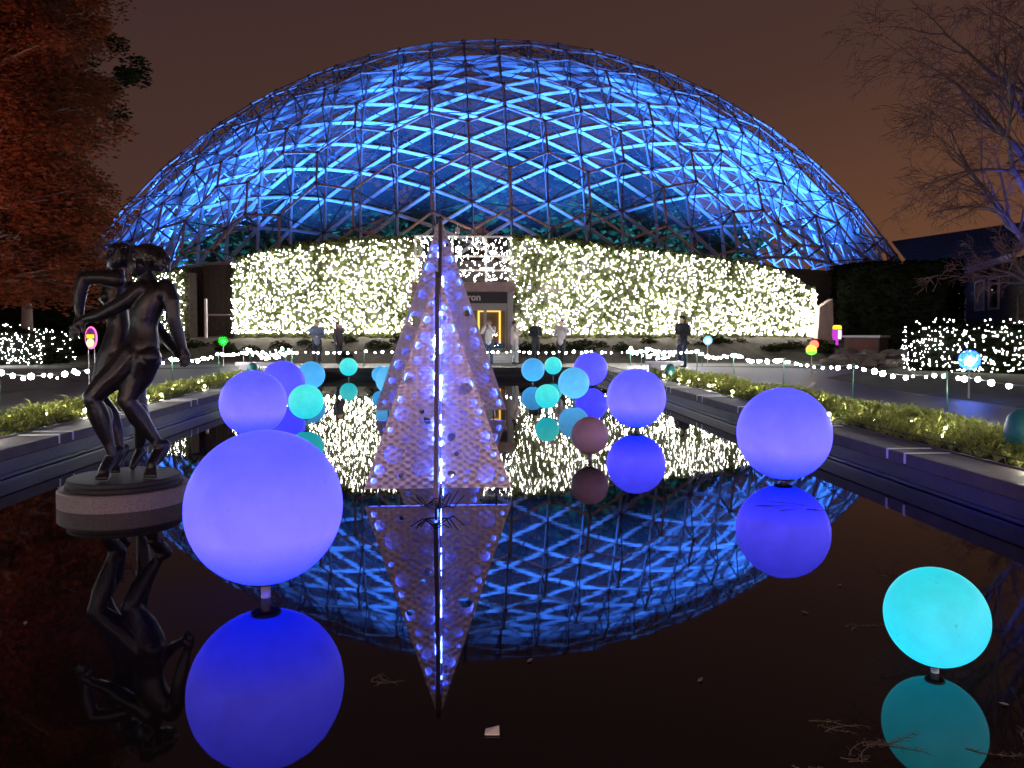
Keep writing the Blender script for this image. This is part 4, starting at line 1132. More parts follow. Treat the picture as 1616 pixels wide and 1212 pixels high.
def metal_tree(label, base, w, h, rotz, z0, flip, led_n):
    rnd = random.Random(int(h*100))
    root = empty('metal_tree', base, label, 'sculpture'); root.rotation_euler.z = rotz
    k = w/227.0
    gap = 0.018 if h < 3 else 0.03
    L, Rr = [], []
    for px, py, r in HOLES:
        if r < 1: continue
        u, v = (px-691.5)*k, (770-py)*h/338.0
        if flip: u = -u
        if u < 0: u = -u; tgt = L
        else: tgt = Rr
        rr = r*k; lim = (w/2)*(1-v/h) - 0.02
        if u - rr < 0.035 or u + rr > lim:
            rr = min(rr, (lim-0.035)/2-0.002)
            if rr < 0.012: continue
            u = min(max(u, 0.037+rr), lim-rr)
        if all(math.hypot(u-a, v-b) > rr+c+0.008 for a, b, c in tgt): tgt.append((u, v, rr))
    for tgt in (L, Rr):                              # small holes between the larger ones
        for _ in range(260):
            v = h*rnd.uniform(0.03, 0.80); lim = (w/2)*(1-v/h) - 0.02; rr = k*rnd.choice((3.2, 4, 4.6, 5.5, 6.5))
            if lim - 0.04 < 2*rr: continue
            u = rnd.uniform(0.04+rr, lim-rr)
            if all(math.hypot(u-a, v-b) > rr+c+0.02*w for a, b, c in tgt): tgt.append((u, v, rr))
            if len(tgt) > 34: break
    for ang, hs in ((0, Rr), (PI, L), (PI/2, L), (-PI/2, Rr)):
        for sgn in (-1, 1):
            tri = [(0.03, 0.0), (w/2, 0.0), (0.03, h*(1-0.06/w))]
            hh = hs if (sgn < 0) == (abs(ang) < 1 or ang > 3 and False) else [(u, v, r) for u, v, r in ((u+rnd.uniform(-.5,.5)*r, v+rnd.uniform(-.5,.5)*r, r*.82) for u, v, r in hs[::5]) if u-r > 0.034 and u+r < (w/2)*(1-v/h)-0.012 and v-r > 0.01]
            ok = []
            for a in hh:
                if all(math.hypot(a[0]-b[0], a[1]-b[1]) > a[2]+b[2]+.006 for b in ok): ok.append(a)
            me = sheet_mesh('sheet', tri, ok, 0.003, M_sheet if h < 3 else M_sheet2)
            me.transform(Matrix.Rotation(ang, 4, 'Z') @ Matrix.Translation((0, sgn*gap, z0)) @ Matrix.Rotation(PI/2, 4, 'X'))
            link('sheet', me, M_sheet, root)
        # dark edge channel and the blue LED strip inside the fin
        R_ = Matrix.Rotation(ang, 4, 'Z')
        e = MB().bar(R_ @ Vector((w/2, 0, z0)), R_ @ Vector((0.02, 0, z0+h*(1-.04/w))), 2*gap+0.002, 0.006, R_ @ Vector((0,1,0)) if False else (0,0,1))
        link('edge_channel', e.mesh('edge_channel'), mat('edge_metal', (0.30,0.28,0.30), 0.4, metal=0.8), root)
        s = MB().obox(R_ @ Vector((0.042, 0, z0+h*.46)), R_ @ Vector((0.003,0,0)), R_ @ Vector((0,0.009,0)), (0,0,h*.43))
        s.obox(R_ @ Vector((w*.27, 0, z0+.012)), R_ @ Vector((w*.2,0,0)), R_ @ Vector((0,0.009,0)), (0,0,.003))
        s.bar(R_ @ Vector((w/2*.93, 0, z0+.03)), R_ @ Vector((w/2*.12, 0, z0+h*.84)), 0.018, 0.004, R_ @ Vector((0,0,1)))
        link('led_strip', s.mesh('led_strip'), emit('inner_led_glow', (0.04,0.09,1.0), 34), root)
        # small LED dots up the outer corner of the spine
        A2 = Matrix.Rotation(ang+PI/4, 4, 'Z')
    sp = MB().tube([(0,0,-0.4-base[2]*0),(0,0,z0+h*1.0)], [0.03, 0.022], 10)
    link('spine', sp.mesh('spine'), M_black, root)
    for ang in (PI/4, 3*PI/4, -PI/4, -3*PI/4):
        A2 = Matrix.Rotation(ang, 4, 'Z')
        b = MB()
        for q in range(led_n):
            v = z0 + h*(0.02 + 0.80*q/led_n)
            if math.sin(q*0.55+ang)+math.sin(q*0.21) < 0.3: continue
            b.octa(A2 @ Vector((gap*1.414+0.012, 0, v)), 0.0065 if h < 3 else 0.010)
        tag(link('led_dot', b.mesh('led_dot'), E_ledw, root), kind='stuff')
    # cables round the foot
    for q in range(4):
        x0 = rnd.uniform(-.25,-.1); x1 = rnd.uniform(.1,.32)
        pts = [(x0, -w/2*.9, z0+rnd.uniform(-.02,.08)), (x0*.5, -w/2*.95, z0-.03), (0.0, -w/2*1.02, z0+rnd.uniform(-.05,.06)), (x1*.6, -w/2*.95, z0+rnd.uniform(-.07,.05)), (x1, -w/2*.85, z0+rnd.uniform(0,.1))]
        cu = [Vector(a) for a in pts]; sm = []
        for i in range(len(cu)-1):
            for t in range(4): sm.append(cu[i].lerp(cu[i+1], t/4))
        sm.append(cu[-1]); c = MB().tube(sm, 0.005, 5); link('cable', c.mesh('cable'), M_wire, root)
    for sx, sy in ((w*.4,0),(-w*.4,0),(0,w*.4),(0,-w*.4)):
        lg = MB().tube([(sx,sy,-.4),(sx,sy,z0+.02)], 0.012, 8); link('leg', lg.mesh('leg'), M_black, root)
    return root
metal_tree('smaller pierced metal tree with blue lights, nearest the camera', (at(691.5,785,7.6).x, 7.6, 0), 1.40, 2.07, 0.0, 0.085, False, 120)
metal_tree('taller pierced metal tree standing behind the smaller one', (at(696,655,14.9).x, 14.9, 0), 2.46, 3.62, 0.0, 0.10, True, 90)

# ------------------------------------------------------------------ bronze dancers on a granite drum
SY = 7.6
K = SY/FPX                                       # metres per picture pixel at the statue
sc_ = at(193, 785, SY)
stat = empty('bronze_statue', (sc_.x, SY, 0), 'dark bronze statue of two dancing nude figures on a round granite drum', 'statue')
MB().lathe([(.55,-.4),(.568,-.39),(.568,.135),(.555,.15)], (sc_.x+.03,SY,0), 64).build('granite_drum', M_granite, stat)
MB().lathe([(.495,.1505),(.505,.16),(.505,.19),(.49,.205),(.486,.235),(.475,.24)], (sc_.x+.03,SY,0), 64).build('bronze_disc', mat('dull_bronze', (0.022,0.018,0.018), .6, var=.3, scale=8), stat)
def SP(px, py, dy=0): return at(px, py, SY+dy)
def hand(F, wrist, palm, tips, thumb, r=0.017):
    """palm and five separate bent fingers"""
    w, p = Vector(wrist), Vector(palm)
    F.cap(w, .040, p, .045); F.ell(p, (.05,.035,.05))
    for (t, k) in tips:
        t = Vector(t); m_ = p.lerp(t, .55) + Vector(k); F.chain([p, m_, t], [r*1.15, r*1.05, r*.85])
    t = Vector(thumb); F.chain([w.lerp(p,.4), w.lerp(p,.4).lerp(t,.6)+Vector((0,-.01,0)), t], [r*1.4, r*1.2, r])
A = Flesh(); dA = -0.10
def a_(px, py, dy=0): return SP(px, py, dA+dy)
# torso (seen from the back), with shoulder blades and buttocks
A.loft([a_(220,577), a_(222,562), a_(224,545), a_(226,528), a_(227,514), a_(230,496), a_(236,474), a_(241,456), a_(240,444)], [16*K, 25*K, 25.5*K, 22*K, 20.5*K, 23*K, 27*K, 24*K, 11*K], [.08,.125,.125,.105,.10,.115,.12,.10,.06])
A.ell(a_(236,562,-.05), (15*K,.10,15*K)); A.ell(a_(213,560,-.05), (14*K,.09,14*K))
A.ell(a_(254,462,-.03), (13*K,.08,15*K)); A.ell(a_(226,461,-.04), (12*K,.075,14*K))
A.cap(a_(238,452), 13*K, a_(230,432), 9.5*K); A.ell(a_(222,416), (18*K, .115, 21*K)); A.ell(a_(211,421,.02), (9*K,.07,12*K))
# right-hand arm in the picture, hanging out to the joined hands
A.chain([a_(261,455), a_(270,474,-.02), a_(273,500,-.02), a_(281,528,.02), a_(289,552,.05)], [14.5*K, 12.5*K, 10.5*K, 9.5*K, 6.5*K])
hand(A, a_(289,552,.05), a_(292,562,.05), [(a_(286,577,.05),(0,-.012,0)),(a_(291,578,.03),(.005,-.012,0)),(a_(296,576,.03),(.008,-.01,0)),(a_(300,571,.05),(.012,-.006,0))], a_(284,570,.02))
# other arm reaching across the partner
A.chain([a_(222,456,-.05), a_(204,472,-.06), a_(184,484,-.04), a_(158,497,0), a_(135,503,.03)], [14*K, 12.5*K, 11.5*K, 10*K, 6.8*K])
hand(A, a_(135,503,.03), a_(124,511,.03), [(a_(111,523,.02),(-.02,-.015,.01)),(a_(112,531,.02),(-.02,-.015,0)),(a_(117,535,.02),(-.012,-.015,0)),(a_(123,534,.03),(-.004,-.012,0))], a_(132,524,.0))
# legs, both up on the toes
A.chain([a_(213,560), a_(190,585,-.02), a_(165,606,-.05), a_(146,626,-.08)], [25*K, 22*K, 18*K, 14*K]); A.ell(a_(145,629,-.09), (13*K,.075,14*K))
A.chain([a_(147,633,-.08), a_(156,655,-.04), a_(163,675,-.02), a_(172,700,0), a_(177,715,0)], [13*K, 15*K, 13*K, 8.5*K, 7.5*K]); A.ell(a_(164,661,.03), (13*K,.09,22*K))
A.chain([a_(184,714,.06), a_(172,733,-.02), a_(164,744,-.10)], [11.5*K, 11*K, 8.5*K]); A.cap(a_(178,714,.02), 9*K, a_(188,712,.07), 9*K)
for q, (x_, y_) in enumerate([(153,749.5),(157,751),(161,752),(165,752),(169,751)]): A.cap(a_(164+q*1.5,744,-.09), 4.2*K, (a_(x_,y_,-.16).x, a_(x_,y_,-.16).y, .262), 3.6*K)
A.chain([a_(228,566), a_(220,590,.02), a_(209,610,.0), a_(201,628,-.03)], [25*K, 22*K, 18*K, 14*K]); A.ell(a_(199,629,-.04), (13*K,.075,14*K))
A.chain([a_(203,636,-.03), a_(218,658,.03), a_(231,676,.06), a_(246,695,.09), a_(250,702,.09)], [13*K, 14.5*K, 12*K, 8*K, 7.5*K]); A.ell(a_(222,656,.09), (13*K,.085,20*K))
A.chain([a_(258,703,.14), a_(247,722,.06), a_(239,733,-.02)], [11*K, 10.5*K, 8*K]); A.cap(a_(250,702,.09), 9*K, a_(260,702,.14), 9*K)
for q, (x_, y_) in enumerate([(229,741),(232,742),(236,743),(240,743),(244,742)]): A.cap(a_(238+q*1.3,733,-.02), 4.2*K, (a_(x_,y_,-.08).x, a_(x_,y_,-.08).y, .262), 3.5*K)
figA = A.build('dancing_figure', M_bronze, stat, 0.0085, 5); figA['label'] = 'dancer seen from the back with hair flung sideways'
H = Flesh()
H.ell(a_(233,405), (27*K,.14,20*K)); H.ell(a_(247,410), (19*K,.12,19*K)); H.cap(a_(248,402), 14*K, a_(260,414), 10*K); H.cap(a_(258,412), 10*K, a_(263,425), 6*K); H.cap(a_(214,412), 11*K, a_(212,430), 7*K); H.cap(a_(224,420), 10*K, a_(222,436), 6*K)
rnd = random.Random(2)
for k in range(46):
    t = rnd.random(); x0 = 208+50*t; y0 = 390+22*t*t+rnd.uniform(-2,4)
    l = rnd.uniform(12,30)*(1.1-.5*t)
    H.chain([a_(x0,y0,rnd.uniform(-.16,-.06)), a_(x0+rnd.uniform(0,6),y0+l*.5,-.16), a_(x0+rnd.uniform(2,10),y0+l,rnd.uniform(-.12,-.05))], [3.6*K,3.0*K,1.5*K])
H.build('hair', M_bronze, figA, 0.007, 2)
B = Flesh(); dB = 0.20
def b_(px, py, dy=0): return SP(px, py, dB+dy)
B.loft([b_(180,572), b_(182,556), b_(184,538), b_(187,518), b_(185,498), b_(181,474), b_(182,454), b_(184,441)], [14*K, 22*K, 20.5*K, 17*K, 16.5*K, 19*K, 20*K, 10*K], [.08,.12,.115,.10,.10,.115,.12,.06])
B.ell(b_(167,468,-.07), (9.5*K,.075,10*K)); B.ell(b_(166,470,.10), (9*K,.07,10*K)); B.ell(b_(157.5,472,-.06), (3*K,.02,3*K))
B.cap(b_(186,444), 12*K, b_(186,424), 9*K); B.ell(b_(184,408), (15*K,.105,20*K)); B.ell(b_(177,414), (9*K,.06,11*K))
B.cap(b_(173,409), 2.6*K, b_(169.5,413.5), 3.0*K); B.cap(b_(171,419), 3*K, b_(172,425), 4*K); B.ell(b_(171.5,419.5), (3.3*K,.02,2*K)); B.ell(b_(175,405,-.05), (4*K,.03,3*K))   # nose, lips, chin, brow
B.chain([b_(184,440,-.08), b_(160,437,-.12), b_(134,438,-.14)], [13.5*K, 12*K, 10.5*K]); B.chain([b_(132,439,-.14), b_(127,460,-.13), b_(125,482,-.11), b_(126,497,-.10)], [10.5*K, 10*K, 8*K, 6.2*K])
hand(B, b_(126,497,-.10), b_(124,508,-.10), [(b_(117,521,-.11),(-.01,-.01,0)),(b_(121,524,-.11),(-.004,-.012,0)),(b_(125,524,-.10),(0,-.012,0)),(b_(129,521,-.09),(.006,-.008,0))], b_(133,512,-.12))
B.chain([b_(205,455,.08), b_(232,488,.10), b_(250,520,.06), b_(266,540,0), b_(280,557,-.14)], [12*K, 10*K, 9*K, 8*K, 6*K])
hand(B, b_(280,557,-.16), b_(288,563,-.20), [(b_(297,567,-.20),(0,0,.01)),(b_(297,572,-.20),(0,0,.005)),(b_(294,575,-.20),(0,0,0)),(b_(290,577,-.2),(0,0,0))], b_(291,556,-.18))
B.chain([b_(178,555), b_(168,580), b_(160,604), b_(156,626)], [20*K, 18*K, 15*K, 12*K]); B.chain([b_(157,630), b_(174,655), b_(183,680), b_(190,706)], [12.5*K, 13.5*K, 11*K, 7.5*K]); B.chain([b_(196,708,.03), b_(188,724,-.03), b_(182,736,-.10)], [8.5*K, 7.5*K, 5.5*K])
for q in range(5): B.cap(b_(181+q*1.4,735,-.08), 3.2*K, (b_(176+q*3,742,-.14).x, b_(176+q*3,742,-.14).y, .26), 2.6*K)
B.chain([b_(192,555,.05), b_(206,585,.10), b_(214,612,.12), b_(220,630,.12)], [20*K, 18*K, 15*K, 12*K]); B.chain([b_(220,632,.12), b_(224,660,.18), b_(222,690,.20), b_(220,706,.20)], [12*K, 12.5*K, 10*K, 7*K]); B.chain([b_(222,712,.2), b_(214,726,.14), (b_(209,732,.10).x, b_(209,732,.10).y, .265)], [8*K,7*K,5*K])
figB = B.build('dancing_figure', M_bronze, stat, 0.0085, 5); figB['label'] = 'dancer facing the partner with one arm bent high'
H = Flesh(); rnd = random.Random(6)
H.ell(b_(190,398), (18*K,.115,14*K)); H.ell(b_(198,406), (13*K,.11,17*K))
for k in range(46):
    a = rnd.uniform(-.3, PI); rr = rnd.uniform(12,17); x_, y_ = 190+rr*math.cos(a)*1.05, 402-rr*math.sin(a)
    H.ell(b_(x_, y_, rnd.uniform(-.11,.08)), (4.5*K,.032,4.2*K))
for k in range(14): H.cap(b_(176+rnd.uniform(0,10),390+rnd.uniform(-2,10),-.09), 3.3*K, b_(178+rnd.uniform(0,14),400+rnd.uniform(0,16),-.10), 2.6*K)
H.build('hair', M_bronze, figB, 0.007, 2)

# ------------------------------------------------------------------ visitors
def person(label, px, py_head, Y, h, face, top, bottom, hairc, arms='down', hat=None, z0=GZ+0.004):
    p = at(px, 521, Y); x, y = p.x, p.y
    root = empty('person', (x, y, z0), label, 'person', 'visitors in front of the doorway')
    s = h/1.75; c, sn = math.cos(face), math.sin(face)      # face: heading of the nose, 0 = +x
    def q(f, l, z): return Vector((x + (f*c - l*sn)*s, y + (f*sn + l*c)*s, z0 + z*s))
    skin = mat('skin', (0.42,0.27,0.20), 0.55)
    if arms == 'down': ar = {1: [(0,.19,1.42),(-.02,.26,1.14),(.06,.25,.90)], -1: [(0,-.19,1.42),(-.02,-.26,1.14),(.06,-.25,.90)]}
    elif arms == 'phone': ar = {1: [(0,.19,1.42),(.05,.25,1.16),(.30,.10,1.30)], -1: [(0,-.19,1.42),(.05,-.25,1.16),(.30,-.08,1.30)]}
    elif arms == 'raised': ar = {1: [(0,.19,1.42),(.16,.25,1.25),(.34,.10,1.52)], -1: [(0,-.19,1.42),(.16,-.25,1.25),(.34,-.06,1.50)]}
    else: ar = {1: [(0,.19,1.42),(.0,.27,1.16),(.22,.05,1.10)], -1: [(0,-.19,1.42),(.0,-.27,1.16),(.22,-.05,1.12)]}
    lg = {1: [(0,.09,.92),(.03,.10,.50),(-.01,.10,.09)], -1: [(0,-.09,.92),(.06,-.11,.50),(.05,-.11,.09)]}
    F = Flesh()
    F.ell(q(.01,0,1.63), (.078*s,.078*s,.115*s)); F.cap(q(.05,0,1.58), .045*s, q(.055,0,1.56), .04*s); F.cap(q(.085,0,1.63), .012*s, q(.10,0,1.61), .015*s)
    for l in (-1, 1): F.ell(q(0,.078*l,1.62), (.02*s,.02*s,.03*s))
    F.cap(q(0,0,1.54), .052*s, q(-.01,0,1.42), .06*s); F.chain([q(0,0,1.36), q(0,0,1.12), q(0,0,.95)], [.12*s,.11*s,.12*s])
    for l in (-1, 1):
        a = [q(*t) for t in ar[l]]; F.chain(a, [.05*s,.04*s,.028*s]); d = (a[2]-a[1]).normalized(); pm = a[2]+d*.05*s; F.cap(a[2], .027*s, pm, .033*s)
        u, w = frame_of(d)
        for k in range(4): F.chain([pm+u*(.012*(k-1.5))*s*1.5, pm+d*.05*s+u*(.014*(k-1.5))*s*1.5, pm+d*(.075-.006*abs(k-1.2))*s+w*.02*s+u*(.014*(k-1.5))*s], [.011*s,.010*s,.009*s])
        F.chain([a[2]+d*.02*s, pm+u*.045*s, pm+d*.03*s+u*.05*s], [.012*s,.011*s,.010*s])
        b = [q(*t) for t in lg[l]]; F.chain(b, [.07*s,.05*s,.035*s])
    F.build('body', skin, root, 0.013, 2)
    J = Flesh(); J.chain([q(0,0,1.41), q(0,0,1.30), q(0,0,1.08), q(0,0,.88)], [.11*s,.155*s,.15*s,.165*s])
    for l in (-1, 1):
        a = [q(*t) for t in ar[l]]; J.cap(q(0,.06*l,1.40), .10*s, a[0], .085*s); J.chain(a[:2]+[a[1].lerp(a[2],.9)], [.085*s,.066*s,.050*s])
    J.cap(q(-.02,0,1.46), .085*s, q(-.02,0,1.42), .10*s)
    J.build('jacket', top, root, 0.016, 3)
    T = Flesh(); T.cap(q(0,.05,.90), .13*s, q(0,-.05,.90), .13*s)
    for l in (-1, 1):
        b = [q(*t) for t in lg[l]]; T.chain(b, [.105*s,.078*s,.062*s])
    T.build('trousers', bottom, root, 0.016, 2)
    for l in (-1, 1):
        b = lg[l][2]; sh = Flesh(); sh.cap(q(b[0]-.04,b[1],.05), .045*s, q(b[0]+.15,b[1],.04), .038*s); sh.build('shoe', mat('shoe_leather', (0.02,0.018,0.018), 0.5), root, 0.014, 1)
    Hh = Flesh(); Hh.ell(q(-.02,0,1.665), (.098*s,.098*s,.095*s))
    if hat != 'short': Hh.cap(q(-.06,0,1.62), .08*s, q(-.07,0,1.46), .065*s)
    Hh.build('hair', hairc, root, 0.014, 2)
    if hat == 'cap':
        C = Flesh(); C.ell(q(0,0,1.72), (.105*s,.105*s,.05*s)); C.cap(q(.08,0,1.71), .03*s, q(.17,0,1.695), .02*s); C.build('hat', mat('dark_hat', (0.02,0.02,0.025), .8), root, .014, 1)
    return root
dk = mat('dark_cloth', (0.012,0.013,0.018), 0.8); nv = mat('navy_cloth', (0.02,0.025,0.045), 0.8); jn = mat('blue_denim', (0.05,0.09,0.17), 0.8, var=.2)
wh = mat('white_coat', (0.62,0.60,0.58), 0.8); gy = mat('pale_grey_coat', (0.36,0.34,0.34), 0.8); bg_ = mat('slate_blue_coat', (0.10,0.13,0.19), 0.8); gc = mat('charcoal_coat', (0.045,0.042,0.05), .8); cr_ = mat('cream_coat', (0.50,0.42,0.36), .8)
hb = mat('brown_hair', (0.03,0.018,0.012), 0.5); hk = mat('black_hair', (0.008,0.007,0.007), 0.5); hg = mat('fair_hair', (0.22,0.15,0.09), 0.5)
person('visitor in dark clothes and cap looking down, apart from the others beside the pale globe', 1077, 500, 26.9, 1.78, math.radians(215), dk, nv, hk, 'folded', 'cap')
person('visitor in a long white coat before the glass doors raising a phone', 772, 505, 30.6, 1.70, math.radians(250), wh, jn, hg, 'raised')
person('visitor in a cream coat arms held out, by the edge of the doorway', 812, 507, 30.2, 1.66, math.radians(20), cr_, gy, hb, 'phone', 'short')
person('visitor in a black coat between the cream coat and the grey coat', 845, 508, 30.8, 1.68, math.radians(300), dk, dk, hk, 'folded')
person('visitor in a pale grey coat and dark trousers, last beside the black coat', 886, 508, 30.0, 1.70, math.radians(240), gy, dk, hb, 'phone', 'short')
person('visitor in a slate blue coat nearest the green globe', 500, 510, 31.0, 1.68, math.radians(280), bg_, dk, hk, 'folded', 'short')
person('visitor in a charcoal coat near the slate blue one', 534, 510, 31.2, 1.62, math.radians(330), gc, dk, hb, 'down')

# ------------------------------------------------------------------ benches, small lamps and lit garden ornaments
def bench(label, x0, x1, y, h=.30):
    r = empty('stone_bench', ((x0+x1)/2, y, CZ), label, 'bench')
    MB().box((x0, y-.22, CZ+h-.10), (x1, y+.22, CZ+h)).build('seat', M_white, r)
    for x in (x0+.12, x1-.42): MB().box((x, y-.18, GZ), (x+.30, y+.18, CZ+h-.1005)).build('leg', M_white, r)
    return r
p0, p1 = at(374,580,24.6), at(446,580,24.6); bench('white stone bench at the pool corner on the green globe side', p0.x, p1.x, 24.6)
p0, p1 = at(1020,580,24.6), at(1076,580,24.6); bench('white stone bench at the pool corner near the dark visitor', p0.x, p1.x, 24.6)
def path_light(label, px, py, Y, s=1.0):
    p = at(px, py, Y); r = empty('path_light', (p.x, p.y, GZ), label, 'lamp', 'teal path lights along the coping')
    z = GZ
    MB().lathe([(.17*s, z+.10*s),(.165*s, z+.22*s),(.14*s, z+.33*s),(.08*s, z+.40*s),(.01, z+.42*s)], (p.x,p.y,0), 20).build('shade', M_teal, r, True)
    MB().lathe([(.13*s, z-.02),(.13*s, z+.03*s),(.05*s,z+.05*s),(.05*s,z+.12*s)], (p.x,p.y,0), 16).build('base', mat('pale_teal_plastic', (.25,.42,.38), .5), r)
path_light('teal hooded path light at the near end of the turf', 1616, 715, 8.0, 1.15)
path_light('teal hooded path light beside the bench near the dark visitor', 1058, 588, 21.5, .9)
path_light('teal hooded path light beside the bench on the green globe side', 399, 588, 23.0, .9)
def lamp_globe(label, px, py, Y, r, col, st, shell=True):
    p = at(px, py, Y); root = empty('garden_globe', (p.x, p.y, GZ), label, 'globe lamp')
    MB().tube([(p.x,p.y,GZ-.05),(p.x,p.y,p.z-r*.9)], .018, 8).build('post', M_frame, root)
    g = MB().ball((p.x,p.y,p.z), r, 24, 16).build('globe', glass_mat('globe_'+label.split()[0], tint=(.75,.8,.9), dust=.35, refl=.05, dcol=col) if shell else emit('g'+label[:9], col, st), root, True)
    MB().ball((p.x,p.y,p.z-r*.15), r*.45, 14, 10).build('lamp', emit('core_'+label[:9], col, st), root, True)
    MB().lathe([(r*.35,p.z-r*1.08),(r*.45,p.z-r*.98),(r*.4,p.z-r*.9)], (p.x,p.y,0), 16).build('collar', M_frame, root)
    return root
lamp_globe('blue glass globe glowing on a post beside the walk', 1530, 568, 14.6, .19, (.10,.22,1.0), 220)
lamp_globe('green glass globe glowing near the dark gate', 352, 538, 29.0, .17, (.02,1.0,.06), 12)
lamp_globe('pale globe glowing on a post beside the dark visitor', 1117, 537, 29.0, .17, (.45,.75,1.0), 24)
# red and green double-ball ornament
p = at(1281, 548, 22.5)
orn = empty('garden_ornament', (p.x, p.y, GZ), 'glowing ornament of a red ball over a green and orange ball on a post', 'ornament')
MB().tube([(p.x,p.y,GZ-.05),(p.x,p.y,p.z-.2)], .016, 8).build('post', M_frame, orn)
MB().ball((p.x+.07,p.y,p.z+.08), .125, 20, 14).build('ball', emit('red_ball_glow', (1.0,.05,.03), 9), orn, True)
MB().ball((p.x-.02,p.y-.02,p.z-.07), .15, 20, 14).build('ball', emit('orange_ball_glow', (1.0,.38,.05), 3.0), orn, True)
MB().ball((p.x-.02,p.y-.03,p.z-.13), (.145,.145,.085), 20, 14).build('ball', emit('lime_ball_glow', (.15,1.0,.06), 3.0), orn, True)
# oval neon-edged sign behind the dancers
p = at(144, 533, 16.5)
sg = empty('oval_sign', (p.x, p.y, GZ), 'oval pink-rimmed light-up sign on two thin legs behind the dancers', 'sign')
for dx in (-.06, .06): MB().tube([(p.x+dx,p.y,GZ-.05),(p.x+dx,p.y,p.z-.16)], .008, 6).build('leg', M_frame, sg)
def oval(cx, cy_, cz, rx, rz, th, n=28):
    b = MB(); vs = [(cx+rx*math.cos(2*PI*k/n), cy_-th/2, cz+rz*math.sin(2*PI*k/n)) for k in range(n)] + [(cx+rx*math.cos(2*PI*k/n), cy_+th/2, cz+rz*math.sin(2*PI*k/n)) for k in range(n)]
    b.add(vs, [tuple(range(n)), tuple(range(2*n-1, n-1, -1))] + [(k, k+n, (k+1)%n+n, (k+1)%n) for k in range(n)]); return b
oval(p.x,p.y,p.z,.115,.225,.03).build('rim', emit('pink_rim_glow', (1.0,.12,.40), 3.0), sg)
oval(p.x,p.y-.02,p.z,.098,.20,.03).build('face', mat('sign_purple', (.22,.03,.25), .6), sg)
MB().box((p.x-.075,p.y-.045,p.z-.01), (p.x+.075,p.y-.037,p.z+.07)).build('upper_panel', emit('yellow_panel_glow', (1.0,.72,.03), 1.3), sg)
oval(p.x,p.y-.043,p.z-.10,.07,.085,.014).build('lower_panel', emit('lime_panel_glow', (.55,1.0,.30), 2.2), sg)
# purple and yellow lantern by the planter
p = at(1321, 525, 28.0)
ln = empty('garden_lantern', (p.x, p.y, GZ), 'purple lantern with a yellow top glowing beside the brick planter', 'lantern')
MB().lathe([(.05,p.z-.45),(.05,p.z-.28),(.14,p.z-.26),(.17,p.z-.10),(.16,p.z+.12)], (p.x,p.y,0), 16).build('body', emit('magenta_glow', (.55,.05,.60), 1.2), ln, True)
MB().lathe([(.15,p.z+.125),(.15,p.z+.24),(.10,p.z+.27)], (p.x,p.y,0), 16).build('top', emit('yellow_top_glow', (1.0,.85,.03), 1.6), ln, True)
MB().box((p.x-.03,p.y-.19,p.z-.2), (p.x+.05,p.y-.165,p.z+.08)).build('light_panel', emit('white_panel_glow', (1,.8,1), 8), ln)
for dx in (-.08,.08): MB().tube([(p.x+dx,p.y,GZ-.05),(p.x+dx*.6,p.y,p.z-.3)], .012, 6).build('leg', M_black, ln)
# little marker sign by the turf
p = at(1281, 618, 16.0)
mk = empty('plant_marker', (p.x, p.y, GZ), 'small tilted white plant marker on a stem behind the large violet globe', 'sign')
MB().tube([(p.x,p.y,GZ-.03),(p.x,p.y,p.z+.10)], .007, 5).build('stem', M_frame, mk)
MB().obox((p.x,p.y,p.z+.14), (.05,.02,0), (0,.004,.002), (0.02,-.03,.05)).build('plate', M_white, mk)
# amber street lamp far off behind the red tree
p = at(147, 360, 60.0)
sl = empty('street_lamp', (p.x, p.y, GZ), 'far amber street lamp glimpsed past the red tree', 'street lamp')
MB().tube([(p.x,p.y,GZ),(p.x,p.y,p.z-.1)], .07, 8).build('post', M_black, sl)
MB().ball((p.x,p.y,p.z+.15), (.32,.32,.22), 14, 10).build('lantern', emit('amber_glow', (1.0,.42,.05), 9), sl, True)

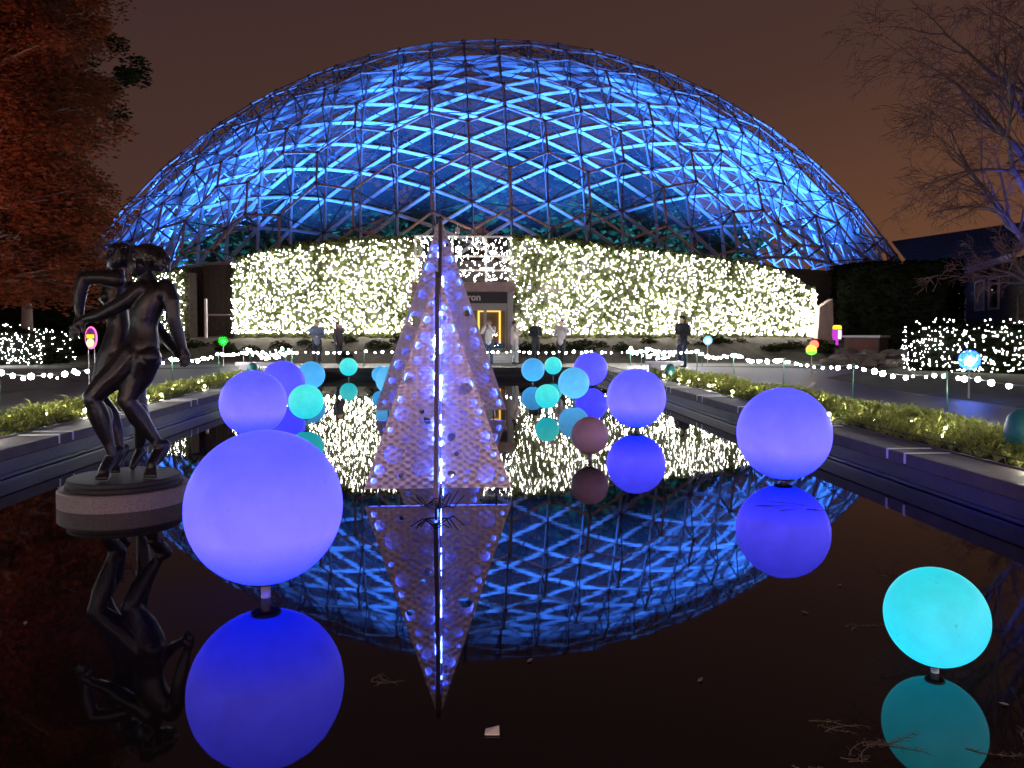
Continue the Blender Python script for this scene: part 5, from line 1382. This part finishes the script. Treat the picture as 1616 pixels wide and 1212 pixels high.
# ------------------------------------------------------------------ things afloat
def afloat(px, py): 
    r = ray(px, py); t = -EYE.z/r.z; return EYE + r*t
p = afloat(776, 1158)
b = MB(); vs = [(-.028,-.016,.004),(.030,-.020,.003),(.030,.016,.020),(-.024,.012,.010)]
b.add([Vector(p)+Vector(v) for v in vs]+[Vector(p)+Vector(v)+Vector((0,.002,.004)) for v in vs], [(3,2,1,0),(4,5,6,7),(0,1,5,4),(1,2,6,5),(2,3,7,6),(3,0,4,7)])
tag(b.build('paper_scrap', mat('white_paper', (.62,.63,.66), .8), None, False, p), 'scrap of white paper floating in front of the metal trees', 'litter')
M_twig = mat('floating_twig', (.11,.085,.065), .8, var=.5, scale=40)
def sprig(label, px, py, L, ang, seed, n=14):
    rnd = random.Random(seed); p = afloat(px, py); b = MB(); d = Vector((math.cos(ang), math.sin(ang), 0)); s = Vector((-d.y,d.x,0))
    # several short curved pieces drifting together, each with fine side shoots
    for w in range(2 if L < .2 else 4):
        c = p + d*L*rnd.uniform(-.42,.42) + s*L*rnd.uniform(-.16,.16); a = ang + rnd.uniform(-.8,.8); l = L*rnd.uniform(.25,.5); e1 = Vector((math.cos(a), math.sin(a), 0)); e2 = Vector((-e1.y,e1.x,0)); bend = rnd.uniform(-.25,.25)
        st = [c + e1*l*(t-.5) + e2*l*bend*(4*t*(1-t)) + Vector((0,0,.002)) for t in (0,.2,.4,.6,.8,1)]
        b.tube(st, [.0016,.0016,.0014,.0012,.001,.0006], 4)
        for k in range(max(4, n//4)):
            f = rnd.uniform(0,4.99); q = st[int(f)].lerp(st[int(f)+1], f-int(f))
            v = (e1*rnd.uniform(-.2,1)+e2*rnd.choice((-1,1))*rnd.uniform(.2,1)).normalized()*rnd.uniform(.012,.038)
            b.tube([q, q+v*.6+Vector((0,0,rnd.uniform(0,.004))), q+v+e1*.006], [.0009,.0008,.0004], 3)
    tag(b.build('floating_twig', M_twig, None, False, p), label, 'twig')
sprig('feathery twig afloat left of the cyan globe', 1362, 989, .22, .1, 1, 40)
sprig('feathery twig afloat just past the top of the cyan globe', 1398, 908, .12, -.2, 2, 16)
sprig('broad sprig afloat over the reflection of the cyan globe', 1470, 1185, .55, -.12, 3, 60)
sprig('sprig afloat in the corner beyond the cyan globe', 1600, 1175, .34, .25, 4, 50)
sprig('dark sprig afloat before the cyan globe on the paper side', 1320, 1155, .40, -.3, 5, 55)
sprig('small bent twig afloat near the frame\'s edge below the cyan globe'.replace("the frame's edge ", 'the rim '), 1325, 1205, .30, .2, 6, 30)
sprig('thin twig afloat on the reflection of the large violet globe by the coping', 1262, 800, .85, .03, 7, 18)
sprig('thin twig afloat past the large violet globe by the coping', 1306, 806, .35, .02, 8, 10)
sprig('pale twig afloat before the small metal tree on the paper side', 622, 1070, .26, .25, 9, 16)
M_lf = mat('fallen_leaf', (.24,.17,.14), .7, var=.3)
for k, (px, py, lab) in enumerate([(1271,968,'single fallen leaf afloat below the large violet globe by the coping'),(1325,925,'small fallen leaf afloat between the cyan globe and the violet globe'),(1584,1113,'small fallen leaf afloat beside the foot of the cyan globe'),(836,1044,'tiny fallen leaf afloat beyond the paper scrap'),(1105,1075,'fallen leaf afloat in the dark middle of the water'),(40,985,'fallen leaf afloat in the dark water before the bronze statue'),(770,770,'fallen leaf afloat under the smaller metal tree')]):
    p = afloat(px, py); rnd = random.Random(k); a = rnd.uniform(0, 3); u = Vector((math.cos(a), math.sin(a), 0))*.022; w = Vector((-u.y,u.x,0))*.5; z = Vector((0,0,.004))
    tag(MB().add([p-u+z, p-w*1+z*2, p+u+z*3, p+w+z*2, p-u*.4-w*.9+z*2, p+u*.5+w*.8+z*2.5], [(0,4,1,2,5,3)]).build('fallen_leaf', M_lf, None, False, p), lab, 'leaf')
